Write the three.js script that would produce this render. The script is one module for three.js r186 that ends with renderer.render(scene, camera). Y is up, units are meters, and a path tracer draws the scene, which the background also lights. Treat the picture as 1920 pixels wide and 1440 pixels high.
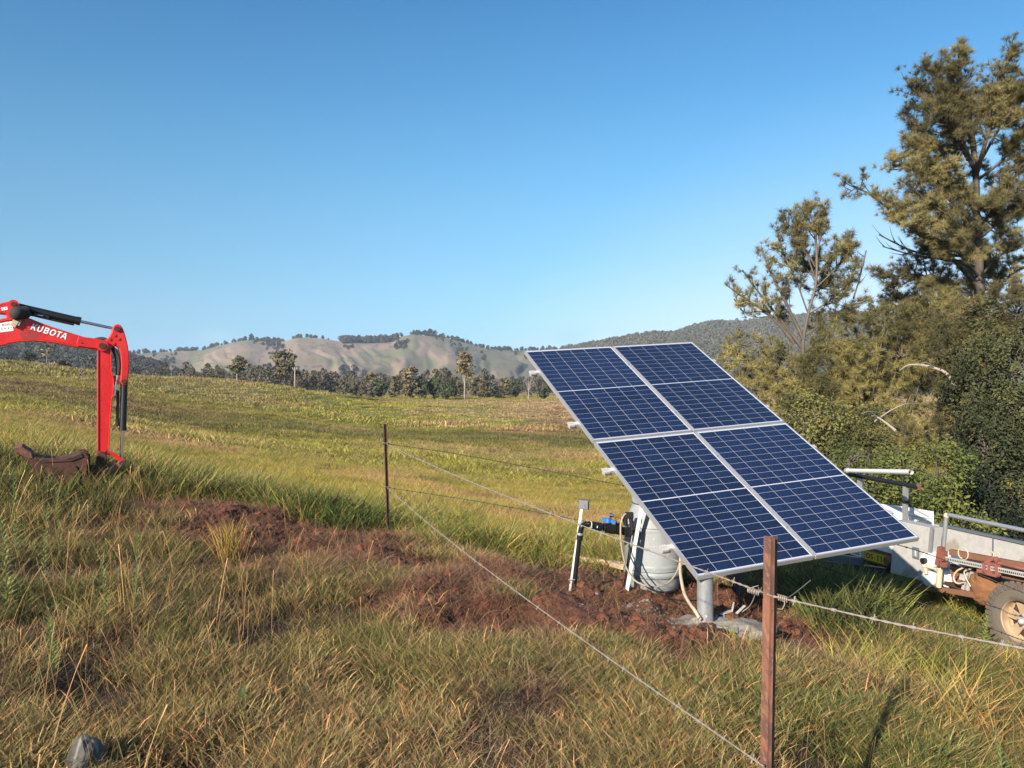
import * as THREE from 'three';
import { mergeGeometries } from 'three/addons/utils/BufferGeometryUtils.js';
import { RoundedBoxGeometry } from 'three/addons/geometries/RoundedBoxGeometry.js';
import { TextGeometry } from 'three/addons/geometries/TextGeometry.js';
import { FontLoader } from 'three/addons/loaders/FontLoader.js';

// ───────────────────────── camera, sky, sun, exposure ─────────────────────────
const scene = new THREE.Scene();
const EYE = 1.65, F = 1489;                                    // eye height in metres; focal length in photo pixels (1920 wide)
const camera = new THREE.PerspectiveCamera(2 * Math.atan(720 / F) * 180 / Math.PI, 4 / 3, 0.1, 9000);
camera.position.set(0, EYE, 0); camera.lookAt(0, EYE, -1); scene.add(camera);
const renderer = new THREE.WebGLRenderer({ antialias: true });
renderer.setSize(1024, 768);
renderer.toneMapping = THREE.LinearToneMapping; renderer.toneMappingExposure = 1.85;
renderer.shadowMap.enabled = true;

const SUN_AZ = 33 * Math.PI / 180, SUN_EL = 23 * Math.PI / 180;   // shadows run 33 degrees right of the view
const SUN = new THREE.Vector3(-Math.sin(SUN_AZ) * Math.cos(SUN_EL), Math.sin(SUN_EL), Math.cos(SUN_AZ) * Math.cos(SUN_EL));
const sunLight = new THREE.DirectionalLight(new THREE.Color(1.0, 0.885, 0.73), 5.0);
sunLight.position.copy(SUN).multiplyScalar(60); sunLight.castShadow = true; sunLight.shadow.mapSize.set(4096, 4096);
Object.assign(sunLight.shadow.camera, { left: -45, right: 45, top: 45, bottom: -45, near: 1, far: 200 });
scene.add(sunLight, sunLight.target);
{
  const W = 1024, H = 512, data = new Float32Array(W * H * 4);
  const tab = [[0, .60, .84, 1.0], [4.6, .50, .81, 1.0], [9, .36, .69, .97], [15, .232, .55, .885], [20, .155, .43, .78], [26, .098, .325, .66], [45, .055, .20, .48], [90, .035, .135, .36]];
  const col = (e, c) => { let i = 0; while (i < tab.length - 2 && e > tab[i + 1][0]) i++; const a = tab[i], b = tab[i + 1], t = Math.min(1, Math.max(0, (e - a[0]) / (b[0] - a[0]))); return a[c + 1] + (b[c + 1] - a[c + 1]) * t; };
  const wisps = [[405, 631, 1.1, .5, .16], [1066, 632, .9, .45, -.07], [1090, 622, .8, .3, -.05], [1125, 634, .8, .25, .07]];
  const at = (px, py) => new THREE.Vector3((px - 960) / F, -(py - 720) / F, -1).normalize();
  const ws = wisps.map(([px, py, w, h, k]) => { const v = at(px, py); return [Math.atan2(v.z, v.x), Math.asin(v.y), w * Math.PI / 180, h * Math.PI / 180, k]; });
  for (let r = 0; r < H; r++) {
    const up = ((r + .5) / H - .5) * Math.PI, e = Math.max(0, up * 180 / Math.PI);
    for (let c = 0; c < W; c++) {
      const az = ((c + .5) / W - .5) * 2 * Math.PI, x = Math.cos(az) * Math.cos(up), y = Math.sin(up), z = Math.sin(az) * Math.cos(up);
      const g = x * SUN.x + y * SUN.y + z * SUN.z, ang = Math.acos(Math.min(1, Math.max(-1, g))) * 180 / Math.PI;
      const ph = (1 + 1.1 * g * g) / 1.72, glow = .35 * Math.exp(-Math.pow(ang / 20, 2)) + .12 * Math.exp(-Math.pow(ang / 45, 2)), o = (r * W + c) * 4;
      let wis = 0; for (const [a, u, w, h, k] of ws) wis += k * Math.exp(-Math.pow((az - a) / w, 2) - Math.pow((up - u) / h, 2));
      const far = Math.max(0, -g - .72) * .9;                  // the anti-sun side is a little paler
      const lum = [1, 1, 1], k = [.82 + 3.4 * far, .98 + .6 * far, 1.06 + .1 * far];
      for (let q = 0; q < 3; q++) data[o + q] = (col(e, q) * .63 * ph * k[q] + glow * [1, .93, .82][q]) * (1 + wis * [1.6, .7, .1][q]) * lum[q];
      data[o + 3] = 1;
    }
  }
  const sky = new THREE.DataTexture(data, W, H, THREE.RGBAFormat, THREE.FloatType);
  sky.mapping = THREE.EquirectangularReflectionMapping; sky.magFilter = sky.minFilter = THREE.LinearFilter; sky.needsUpdate = true;
  scene.background = sky; scene.environment = sky;
}
scene.fog = new THREE.FogExp2(new THREE.Color(.62, .74, .92), 0.00013);

// ───────────────────────── helpers ─────────────────────────
const V = (x, y, z) => new THREE.Vector3(x, y, z);
function rngOf(s) { let a = s >>> 0; return () => { a = (a + 0x6d2b79f5) | 0; let t = Math.imul(a ^ (a >>> 15), 1 | a); t = (t + Math.imul(t ^ (t >>> 7), 61 | t)) ^ t; return ((t ^ (t >>> 14)) >>> 0) / 4294967296; }; }
const hash = (x, y, s = 0) => { let h = Math.imul(x | 0, 374761393) + Math.imul(y | 0, 668265263) + Math.imul(s, 1274126177); h = Math.imul(h ^ (h >>> 13), 1274126177); return ((h ^ (h >>> 16)) >>> 0) / 4294967296; };
function vnoise(x, y, s = 0) { const ix = Math.floor(x), iy = Math.floor(y), fx = x - ix, fy = y - iy, u = fx * fx * (3 - 2 * fx), v = fy * fy * (3 - 2 * fy); const a = hash(ix, iy, s), b = hash(ix + 1, iy, s), c = hash(ix, iy + 1, s), d = hash(ix + 1, iy + 1, s); return a + (b - a) * u + (c - a) * v + (a - b - c + d) * u * v; }
const fbm = (x, y, o = 4, s = 0) => { let v = 0, a = .5, n = 0; for (let i = 0; i < o; i++) { v += a * vnoise(x, y, s + i * 17); n += a; a *= .5; x = x * 2.03 + 3.1; y = y * 2.03 + 1.7; } return v / n; };
const clamp = (x, a = 0, b = 1) => Math.min(b, Math.max(a, x)), lerp = (a, b, t) => a + (b - a) * t, sstep = (a, b, x) => { const t = clamp((x - a) / (b - a)); return t * t * (3 - 2 * t); };
const P = (px, py, d) => V((px - 960) / F * d, EYE - (py - 720) / F * d, -d);      // a photo pixel at a depth
const names = new Map();
function numbered(n) { const k = names.get(n) ?? 0; names.set(n, k + 1); return k ? n + '_' + String(k).padStart(3, '0') : n; }
function tag(o, label, category, group, kind) { if (label) o.userData.label = label; if (category) o.userData.category = category; if (group) o.userData.group = group; if (kind) o.userData.kind = kind; return o; }
function thing(name, label, category, pos = V(0, 0, 0), group) { const o = new THREE.Group(); o.name = numbered(name); o.position.copy(pos); scene.add(o); return tag(o, label, category, group); }
function mesh(name, geo, mat, parent) {
  if (Array.isArray(geo)) geo = merge(geo);
  const m = new THREE.Mesh(geo, mat); m.castShadow = m.receiveShadow = true; m.name = parent ? name : numbered(name); (parent ?? scene).add(m); return m;
}
function merge(list) { return mergeGeometries(list.map((g) => { g = g.index ? g.toNonIndexed() : g; for (const k of Object.keys(g.attributes)) if (!['position', 'normal', 'uv'].includes(k)) g.deleteAttribute(k); if (!g.attributes.uv) g.setAttribute('uv', new THREE.BufferAttribute(new Float32Array(g.attributes.position.count * 2), 2)); return g; })); }
const UP = V(0, 1, 0);
function rod(a, b, r1, r2 = r1, n = 12, open = false) { const d = b.clone().sub(a), l = d.length(), g = new THREE.CylinderGeometry(r2, r1, l, n, 1, open); g.applyQuaternion(new THREE.Quaternion().setFromUnitVectors(UP, d.normalize())); g.translate((a.x + b.x) / 2, (a.y + b.y) / 2, (a.z + b.z) / 2); return g; }
function tube(pts, r, seg = 24, n = 8) { return new THREE.TubeGeometry(new THREE.CatmullRomCurve3(pts, false, 'centripetal'), seg, r, n); }
function bx(w, h, d, x = 0, y = 0, z = 0, rot) { const g = new RoundedBoxGeometry(w, h, d, 1, Math.min(w, h, d) * .12); if (rot) g.applyMatrix4(new THREE.Matrix4().makeRotationFromEuler(new THREE.Euler(...rot))); g.translate(x, y, z); return g; }
function cube(w, h, d, x = 0, y = 0, z = 0) { const g = new THREE.BoxGeometry(w, h, d); g.translate(x, y, z); return g; }
function beam(a, b, w, h = w, up = UP) { const d = b.clone().sub(a), l = d.length(), z = d.normalize(), x = up.clone().cross(z).normalize(), y = z.clone().cross(x), g = new THREE.BoxGeometry(w, h, l); g.applyMatrix4(new THREE.Matrix4().makeBasis(x, y, z)); const m = a.clone().add(b).multiplyScalar(.5); g.translate(m.x, m.y, m.z); return g; }
function plate(pts, depth, z0, bevel = .004, holes = []) {
  const s = new THREE.Shape(pts.map((p) => new THREE.Vector2(p[0], p[1]))); for (const h of holes) s.holes.push(new THREE.Path(h.map((p) => new THREE.Vector2(p[0], p[1]))));
  const g = new THREE.ExtrudeGeometry(s, { depth: depth - 2 * bevel, bevelEnabled: bevel > 0, bevelThickness: bevel, bevelSize: bevel, bevelOffset: -bevel, bevelSegments: 2, curveSegments: 8 }); g.translate(0, 0, z0 + bevel); return g;
}
const smooth2 = (pts, n = 6, closed = true) => new THREE.CatmullRomCurve3(pts.map((p) => V(p[0], p[1], 0)), closed, 'centripetal').getPoints(pts.length * n).map((p) => [p.x, p.y]);
const disc = (cx, cy, r, n = 16) => Array.from({ length: n }, (_, i) => [cx + r * Math.cos(i / n * 2 * Math.PI), cy + r * Math.sin(i / n * 2 * Math.PI)]);
const pin = (x, y, r, z0, z1, n = 18) => rod(V(x, y, z0), V(x, y, z1), r, r, n);
// an upright plane in the scene: where a photo pixel meets it, in the plane's own axes
function facing(origin, nx, nz) {
  const n = V(nx, 0, nz).normalize(), x = V(n.z, 0, -n.x), turn = Math.atan2(n.x, n.z);
  const local = (px, py, off = 0) => { const dir = V((px - 960) / F, -(py - 720) / F, -1), o = origin.clone().addScaledVector(n, off), eye = V(0, EYE, 0), t = o.clone().sub(eye).dot(n) / dir.dot(n), p = eye.addScaledVector(dir, t).sub(origin); return V(p.dot(x), p.y, off); };
  return { n, x, turn, local };
}
// ───────────────────────── materials ─────────────────────────
function tex(w, h, f, srgb) { const a = new Uint8Array(w * h * 4); for (let y = 0; y < h; y++) for (let x = 0; x < w; x++) { const c = f(x / w, y / h, x, y), o = (y * w + x) * 4; const v = Array.isArray(c) ? c : [c, c, c]; for (let q = 0; q < 3; q++) a[o + q] = clamp(v[q]) * 255; a[o + 3] = 255; } const t = new THREE.DataTexture(a, w, h); t.wrapS = t.wrapT = THREE.RepeatWrapping; t.magFilter = THREE.LinearFilter; if (srgb) t.colorSpace = THREE.SRGBColorSpace; t.needsUpdate = true; return t; }
// tileable noise
const tn = (u, v, k, s) => { const x = u * k, y = v * k, ix = Math.floor(x), iy = Math.floor(y), fx = x - ix, fy = y - iy, m = (i) => ((i % k) + k) % k, a = fx * fx * (3 - 2 * fx), b = fy * fy * (3 - 2 * fy), h = (i, j) => hash(m(i), m(j), s); return lerp(lerp(h(ix, iy), h(ix + 1, iy), a), lerp(h(ix, iy + 1), h(ix + 1, iy + 1), a), b); };
const tf = (u, v, k, s, o = 4) => { let r = 0, a = .5, n = 0; for (let i = 0; i < o; i++) { r += a * tn(u, v, k << i, s + i * 9); n += a; a *= .55; } return r / n; };
const grainT = tex(512, 512, (u, v) => { const n = tf(u, v, 8, 3, 6); return .30 + n * .9; });
const bumpT = tex(512, 512, (u, v) => tf(u, v, 16, 21, 5));
const wearT = tex(512, 512, (u, v) => { const n = tf(u, v, 4, 5, 6), m = tf(u, v, 24, 8, 3), s = sstep(.52, .68, n), d = .78 + .25 * m; return [d * (1 - .25 * s), d * (1 - .33 * s), d * (1 - .42 * s)]; });
const rustT = tex(512, 512, (u, v) => { const n = tf(u, v, 6, 31, 6), m = tf(u, v, 40, 38, 3); const a = [.42, .20, .13], b = [.20, .11, .085], c = [.55, .33, .22], t = sstep(.35, .65, n), q = sstep(.55, .75, m); return a.map((x, i) => lerp(lerp(x, b[i], t), c[i], q * .5)); });
const galvT = tex(512, 512, (u, v) => { const n = tf(u, v, 10, 51, 3), m = tf(u, v, 40, 58, 3), s = tf(u, v * .25, 30, 62, 2); return .62 + .22 * n + .14 * m + .08 * s; });
const redT = tex(512, 512, (u, v) => { const n = tf(u, v, 5, 71, 5), m = tf(u, v, 48, 78, 3), st = tf(u * 1, v, 60, 82, 2), fade = sstep(.42, .7, n), mud = sstep(.62, .74, tf(u, v, 9, 88, 5)), sc = st > .80 ? .35 : 0; const c = [lerp(.80, .85, fade) * (.92 + .12 * m), lerp(.105, .17, fade), lerp(.10, .15, fade)]; return c.map((x, i) => lerp(lerp(x, [.42, .27, .2][i], mud * .55), [.25, .16, .14][i], sc)); }, true);
const rep = (t, x, y) => { const c = t.clone(); c.repeat.set(x, y); c.needsUpdate = true; return c; };
const std = (r, g, b, rough = .8, metal = 0, extra = {}) => { const m = new THREE.MeshPhysicalMaterial({ roughness: rough, metalness: metal, ...extra }); m.color.setRGB(r, g, b); return m; };
const M = {
  rust: std(.5, .45, .43, .9, .1, { map: rep(rustT, 1, 1), bumpMap: bumpT, bumpScale: .0015 }),
  darkRust: std(.22, .19, .18, .85, .1, { map: rep(rustT, 2, 2), bumpMap: bumpT, bumpScale: .001 }),
  galv: std(.50, .515, .53, .42, .55, { map: galvT, roughnessMap: galvT }),
  alu: std(.72, .72, .73, .36, .7, { roughnessMap: galvT }),
  aluDull: std(.50, .49, .47, .55, .15, { map: wearT }),
  red: std(1, 1, 1, .45, 0, { map: redT, clearcoat: .35, clearcoatRoughness: .35 }),
  redWorn: std(.25, .085, .065, .6, 0, { map: wearT }),
  black: std(.012, .012, .013, .45, 0, { bumpMap: bumpT, bumpScale: .0005 }),
  blackPipe: std(.010, .010, .011, .28),
  rubber: std(.03, .028, .026, .85, 0, { bumpMap: bumpT, bumpScale: .002 }),
  tyre: std(.15, .125, .10, .95, 0, { map: wearT, bumpMap: bumpT, bumpScale: .004 }),
  rim: std(.44, .33, .22, .75, .1, { map: wearT }),
  mudSteel: std(.21, .098, .055, .85, 0, { map: wearT, bumpMap: bumpT, bumpScale: .001 }),
  mud: std(.26, .12, .055, 1, 0, { map: grainT, bumpMap: bumpT, bumpScale: .02 }),
  chrome: std(.75, .75, .75, .14, 1),
  white: std(.78, .77, .74, .5, 0, { map: wearT }),
  whitePlain: std(.8, .79, .77, .4),
  cream: std(.58, .48, .34, .6, 0, { map: wearT }),
  tank: std(.31, .335, .35, .55, 0, { map: wearT }),
  beigeHose: std(.32, .28, .22, .5),
  blue: std(.015, .13, .42, .4),
  brass: std(.45, .28, .10, .4, .8),
  timber: std(.62, .46, .30, .8, 0, { map: wearT }),
  concrete: std(.40, .36, .31, .95, 0, { map: grainT, bumpMap: bumpT, bumpScale: .01 }),
  darkGrey: std(.05, .052, .058, .6),
  bluegrey: std(.10, .12, .15, .6),
  backsheet: std(.48, .49, .53, .35, 0, { clearcoat: .6, clearcoatRoughness: .05 }),
  bark: std(.13, .105, .085, .95, 0, { map: grainT, bumpMap: bumpT, bumpScale: .01 }),
  barkPale: std(.36, .31, .26, .9, 0, { map: grainT }),
  twig: std(.30, .26, .21, .9),
  oak: std(.17, .14, .11, .95, 0, { map: grainT }),
  wire: std(.36, .31, .26, .55, .35),
  wireDark: std(.045, .036, .03, .7, .3),
};
// ───────────────────────── the ground: heights below the eye by direction (photo column) and depth ─────────────────────────
const DEP = [0, 3.2, 4.5, 5.5, 7, 8.3, 11, 16, 25, 40, 60, 85, 120, 160, 230, 320, 420];
const COLS = [-250, 0, 400, 725, 1000, 1310, 1600, 1920, 2200];
const HT = [
  [-1.6, -1.42, -1.3, -1.2, -1.0, -.9, -.85, -.8, -.75, -.5, .3, 1.8, 4.0, 5.2, 4.0, 1.0, -1],
  [-1.62, -1.5, -1.4, -1.3, -1.15, -1.03, -1.0, -1.12, -1.35, -1.35, -.75, .6, 3.2, 3.6, 2.0, -1, -3],
  [-1.64, -1.6, -1.55, -1.5, -1.32, -1.25, -1.55, -1.95, -2.5, -3.05, -3.6, -3.1, -1.9, .9, .2, -2.5, -4],
  [-1.65, -1.62, -1.62, -1.6, -1.55, -1.6, -1.95, -2.5, -3.15, -3.95, -4.6, -5.1, -4.7, -4.4, -4.55, -5, -5.2],
  [-1.65, -1.65, -1.62, -1.58, -1.65, -1.88, -2.3, -2.9, -3.7, -4.6, -5.4, -5.9, -5.5, -5.1, -4.9, -5.2, -5.4],
  [-1.65, -1.66, -1.66, -1.67, -1.77, -1.98, -2.4, -3.0, -3.9, -4.8, -5.5, -6, -5.8, -5.4, -5.0, -5.2, -5.4],
  [-1.66, -1.72, -1.78, -1.88, -2.12, -2.36, -2.8, -3.3, -4.0, -4.8, -5.5, -6, -5.8, -5.4, -5.0, -5.2, -5.4],
  [-1.68, -1.82, -1.98, -2.16, -2.48, -2.7, -3.0, -3.4, -4.0, -4.8, -5.5, -6, -5.8, -5.4, -5.0, -5.2, -5.4],
  [-1.7, -1.88, -2.06, -2.26, -2.6, -2.8, -3.1, -3.5, -4.0, -4.8, -5.5, -6, -5.8, -5.4, -5.0, -5.2, -5.4],
];
function tableH(px, d) {
  const ci = (() => { let i = 0; while (i < COLS.length - 2 && px > COLS[i + 1]) i++; return i; })(), ct = clamp((px - COLS[ci]) / (COLS[ci + 1] - COLS[ci])), cs = ct * ct * (3 - 2 * ct) * .5 + ct * .5;
  let di = 0; while (di < DEP.length - 2 && d > DEP[di + 1]) di++;
  const t = clamp((d - DEP[di]) / (DEP[di + 1] - DEP[di]));
  const cat = (row) => { const p1 = row[di], p2 = row[di + 1], w = DEP[di + 1] - DEP[di], m1 = di > 0 ? (p2 - row[di - 1]) / (DEP[di + 1] - DEP[di - 1]) * w : p2 - p1, m2 = di < DEP.length - 2 ? (row[di + 2] - p1) / (DEP[di + 2] - DEP[di]) * w : p2 - p1, t2 = t * t, t3 = t2 * t; return (2 * t3 - 3 * t2 + 1) * p1 + (t3 - 2 * t2 + t) * m1 + (-2 * t3 + 3 * t2) * p2 + (t3 - t2) * m2; };
  return lerp(cat(HT[ci]), cat(HT[ci + 1]), cs);
}
const polar = (x, z) => { const r = Math.hypot(x, z), a = Math.atan2(x, -z), am = .72, ac = clamp(a, -am, am); return { px: 960 + F * Math.tan(ac), d: r * Math.cos(ac), r, a }; };
// bare red soil: the filled trench from the excavator to the pump, and the yard round the pole
const TRENCH = [[-3.5, -7.75, .6], [-3.0, -7.65, .85], [-1.9, -7.4, 1.05], [-1.0, -6.95, 1.05], [-.1, -6.5, .95], [.5, -6.4, 1.0], [1.25, -6.25, 1.15], [1.9, -5.9, .8], [2.5, -5.9, .5]], TRENCH2 = [[-.9, -5.8, .5], [-.2, -5.45, .6], [.5, -5.35, .6], [1.1, -5.2, .5]], TRENCH3 = [[.2, -7.4, .6], [1.1, -7.35, .6]], TRENCH4 = [[1.9, -5.75, .7], [2.1, -5.35, .5], [2.75, -5.3, .5]];
function soilMask(x, z) {
  let m = 9; for (const W of [TRENCH, TRENCH2, TRENCH3, TRENCH4]) for (let i = 0; i < W.length - 1; i++) { const [ax, az, ar] = W[i], [bx2, bz, br] = W[i + 1], dx = bx2 - ax, dz = bz - az, t = clamp(((x - ax) * dx + (z - az) * dz) / (dx * dx + dz * dz)); m = Math.min(m, Math.hypot(x - ax - dx * t, z - az - dz * t) / lerp(ar, br, t)); }
  if (m > 3) return 0;
  return clamp(1.22 - m + (fbm(x * 2.2, z * 2.2, 4, 7) - .5) * 2.3);
}
function groundH(x, z) {
  const { px, d, r } = polar(x, z); let h = tableH(px, d);
  h += (fbm(x * .9, z * .9, 3, 40) - .5) * .16 * sstep(1, 4, r) + (fbm(x * 3.3, z * 3.3, 2, 44) - .5) * .13 * sstep(1, 3, r) * (1 - sstep(11, 16, r)) + (fbm(x * .07, z * .07, 4, 60) - .5) * 1.1 * sstep(30, 110, r) * (1 - sstep(250, 420, r) * .5);
  if (r < 14 && r > 2) {
    const m = soilMask(x, z);
    if (m > 0) h += m * ((fbm(x * 3.2, z * 3.2, 4, 90) - .5) * .22 + Math.pow(fbm(x * 9, z * 9, 3, 97), 2) * .09 - .05);
    const e = (cx, cz, rr) => Math.exp(-((x - cx) ** 2 + (z - cz) ** 2) / (rr * rr));
    h += -.16 * e(-1.92, -6.85, .22) - .14 * e(.12, -5.55, .2) - .16 * e(2.3, -5.5, .5) - .08 * e(2.9, -5.6, .4) + .12 * e(-.45, -5.9, .5) + .1 * e(1.85, -5.75, .3) - .08 * e(-.9, -4.6, .3) - .1 * e(-.6, -4.0, .25) - .08 * e(-2.0, -3.6, .3);
  }
  return h + EYE;
}
const onGround = (px, d, lift = 0) => { const x = (px - 960) / F * d; return V(x, groundH(x, -d) + lift, -d); };
// base colours of the pasture by place: gully olive, dry pink-brown flats, yellow-green meadow (linear)
function fieldColor(x, z) {
  const { px, d } = polar(x, z), n = fbm(x * .05, z * .05, 4, 71), n2 = fbm(x * .25, z * .25, 3, 77), n3 = fbm(x * .02 + 9, z * .02, 3, 83);
  let c = [0.312, 0.292, 0.055]; const mix = (o, t) => { c = c.map((v, i) => lerp(v, o[i], clamp(t))); };
  mix([0.179, 0.203, 0.039], sstep(.5, .75, n2) * .8);
  mix([0.359, 0.281, 0.117], sstep(.52, .72, n) * sstep(20, 60, d) * .8);
  const gd = lerp(58, 82, clamp(px / 1000));                                              // the gully
  mix([0.101, 0.101, 0.039], Math.exp(-(((d - gd) / (gd * .16)) ** 2)) * (.55 + .5 * n2) * sstep(-100, 250, px));
  mix([0.203, 0.140, 0.078], Math.exp(-(((d - gd * 1.22) / (gd * .12)) ** 2)) * sstep(.4, .62, n + .1) * .8);
  mix([0.390, 0.273, 0.164], sstep(105, 140, d) * sstep(700, 1000, px) * sstep(.38, .6, n3 + .12) * .9);
  mix([0.312, 0.164, 0.101], Math.exp(-(((d - 112) / 12) ** 2)) * sstep(960, 1040, px) * (1 - sstep(1250, 1400, px)) * .8);
  mix([0.281, 0.234, 0.094], sstep(60, 120, d) * (1 - sstep(350, 700, px)) * .75 * (.5 + n));
  mix([0.450, 0.275, 0.163], sstep(.60, .78, fbm(x * .12 + 5, z * .12, 3, 91)) * sstep(9, 16, d) * .65);
  return c;
}
{
  const rows = [.02]; for (let r = .4; r < 2.6; r += .12) rows.push(r); for (let r = 2.6; r < 10.5; r += .04) rows.push(r); for (let r = 10.5; r < 900; r *= 1.022) rows.push(r);
  const angs = []; for (let a = -.74; a <= .7401; a += 1.48 / 440) angs.push(a); for (let k = 1; k < 70; k++) angs.push(.74 + (2 * Math.PI - 1.48) * k / 70);
  const NA = angs.length, pos = [], col = [], uv = [], idx = [];
  for (const r of rows) for (const a of angs) {
    const x = Math.sin(a) * r, z = -Math.cos(a) * r, y = groundH(x, z); pos.push(x, y, z); uv.push(x * .8, z * .8);
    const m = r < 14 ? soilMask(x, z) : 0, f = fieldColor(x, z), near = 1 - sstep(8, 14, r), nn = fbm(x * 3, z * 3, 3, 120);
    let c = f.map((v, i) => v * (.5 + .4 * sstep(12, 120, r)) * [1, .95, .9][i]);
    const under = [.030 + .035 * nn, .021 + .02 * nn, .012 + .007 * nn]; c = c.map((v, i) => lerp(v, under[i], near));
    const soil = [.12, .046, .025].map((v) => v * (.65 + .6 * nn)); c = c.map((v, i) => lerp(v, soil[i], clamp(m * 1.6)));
    col.push(...c);
  }
  for (let i = 0; i < rows.length - 1; i++) for (let j = 0; j < NA; j++) { const a = i * NA + j, b = i * NA + (j + 1) % NA, c = a + NA, d = b + NA; idx.push(a, b, c, b, d, c); }
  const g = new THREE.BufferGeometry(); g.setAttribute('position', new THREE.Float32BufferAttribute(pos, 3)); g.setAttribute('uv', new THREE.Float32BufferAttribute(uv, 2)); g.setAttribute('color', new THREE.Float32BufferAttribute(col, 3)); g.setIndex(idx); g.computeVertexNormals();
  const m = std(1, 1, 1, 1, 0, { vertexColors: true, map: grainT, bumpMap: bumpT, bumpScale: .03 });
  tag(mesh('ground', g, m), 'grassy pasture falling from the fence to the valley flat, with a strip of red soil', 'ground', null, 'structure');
}
// ───────────────────────── hills ─────────────────────────
const prof = (list) => (px) => { let i = 0; while (i < list.length - 2 && px > list[i + 1][0]) i++; const a = list[i], b = list[i + 1], t = clamp((px - a[0]) / (b[0] - a[0])); return lerp(a[1], b[1], t * t * (3 - 2 * t) * .4 + t * .6); };
const crestMain = prof([[-600, 640], [0, 668], [150, 668], [240, 664], [300, 660], [380, 656], [410, 648], [440, 641], [465, 637], [500, 640], [530, 640], [560, 633], [575, 632], [600, 634], [640, 640], [690, 640], [735, 638], [755, 630], [775, 626], [800, 629], [840, 634], [870, 642], [900, 651], [940, 656], [990, 657], [1040, 656], [1120, 650], [1200, 645], [1400, 640], [2600, 640]]);
const crestLeft = prof([[-900, 600], [-300, 635], [0, 652], [60, 653], [110, 657], [160, 664], [220, 676], [280, 693], [340, 712], [420, 735], [700, 760]]);
const crestRight = prof([[900, 700], [1000, 672], [1080, 660], [1130, 650], [1180, 641], [1225, 634], [1262, 634], [1300, 622], [1340, 614], [1400, 613], [1450, 606], [1500, 602], [1600, 597], [1680, 602], [1750, 606], [2000, 596], [2300, 590], [3000, 610]]);
const crestBack = prof([[1000, 668], [1120, 645], [1180, 632], [1225, 629], [1270, 630], [1330, 620], [1400, 610], [1500, 610], [1800, 620]]);
function hillH(kind, px, d) {
  const { crest, d0, d1, base, sp, amp, pw } = kind; const H = -(crest(px) - 720) / F * d1;
  const u = clamp((d - d0) / (d1 - d0)), w = px + (fbm(px * .01, d * .002, 3, 5) - .5) * 90;
  const ridge = Math.abs(2 * fbm(w / sp, d * .0006, 2, 11) - 1) * 1.6, fine = Math.abs(2 * fbm(w / (sp * .33), d * .0018, 2, 12) - 1);
  const up = d > d1 ? 1 - .5 * (d - d1) / (d1 * .5) : Math.pow(u, pw);
  const cut = d > d1 ? 0 : Math.sin(Math.PI * Math.pow(u, .8)) * amp * (clamp(1 - ridge * 2) + .35 * clamp(1 - fine * 3));
  return EYE + base + (H - base) * (up - cut);
}
function hill(kind, colorAt, label) {
  const pos = [], col = [], idx = [], { px0, px1, nx, d0, d1, nd } = kind, rows = nd;
  for (let i = 0; i <= rows; i++) { const d = lerp(d0, d1 * 1.35, i / rows); for (let j = 0; j <= nx; j++) { const px = lerp(px0, px1, j / nx), x = (px - 960) / F * d, y = hillH(kind, px, d); pos.push(x, y, -d); col.push(...colorAt(px, d, clamp((d - d0) / (d1 - d0)), x)); } }
  for (let i = 0; i < rows; i++) for (let j = 0; j < nx; j++) { const a = i * (nx + 1) + j, b = a + 1, c = a + nx + 1, d = c + 1; idx.push(a, b, c, b, d, c); }
  const g = new THREE.BufferGeometry(); g.setAttribute('position', new THREE.Float32BufferAttribute(pos, 3)); g.setAttribute('color', new THREE.Float32BufferAttribute(col, 3)); g.setIndex(idx); g.computeVertexNormals();
  return tag(mesh('hill', g, std(1, 1, 1, 1, 0, { vertexColors: true })), label, 'hill', null, 'structure');
}
const MAIN = { crest: crestMain, d0: 560, d1: 1700, base: -9, sp: 110, amp: .13, pw: 1.35, px0: -500, px1: 1700, nx: 620, nd: 150 };
const LEFT = { crest: crestLeft, d0: 420, d1: 900, base: -8, sp: 140, amp: .12, pw: 1.2, px0: -900, px1: 480, nx: 200, nd: 60 };
const RIGHT = { crest: crestRight, d0: 700, d1: 1500, base: -9, sp: 130, amp: .16, pw: 1.2, px0: 960, px1: 3000, nx: 360, nd: 90 };
const BACK = { crest: crestBack, d0: 1550, d1: 2100, base: -9, sp: 200, amp: .1, pw: 1.2, px0: 1000, px1: 1800, nx: 120, nd: 40 };
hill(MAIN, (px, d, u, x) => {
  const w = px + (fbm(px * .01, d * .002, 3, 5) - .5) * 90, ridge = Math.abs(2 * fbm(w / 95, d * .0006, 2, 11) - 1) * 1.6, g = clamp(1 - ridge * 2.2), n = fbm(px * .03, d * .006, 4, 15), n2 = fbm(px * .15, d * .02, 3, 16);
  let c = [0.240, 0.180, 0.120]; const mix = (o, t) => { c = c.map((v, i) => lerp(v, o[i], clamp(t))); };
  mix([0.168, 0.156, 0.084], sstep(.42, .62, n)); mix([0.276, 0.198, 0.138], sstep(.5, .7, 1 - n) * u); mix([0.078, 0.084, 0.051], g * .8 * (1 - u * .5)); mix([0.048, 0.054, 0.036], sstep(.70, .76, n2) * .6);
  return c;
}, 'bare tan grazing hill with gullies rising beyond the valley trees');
hill(LEFT, (px, d) => { const n = fbm(px * .05, d * .02, 3, 25); return [.065 + .045 * n, .072 + .045 * n, .05 + .025 * n]; }, 'dark wooded spur behind the red digger boom');
hill(RIGHT, (px, d) => { const n = fbm(px * .05, d * .01, 3, 26); return [.105 + .05 * n, .10 + .05 * n, .072 + .03 * n]; }, 'grey-green wooded range behind the solar panels and right-hand trees');
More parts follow.
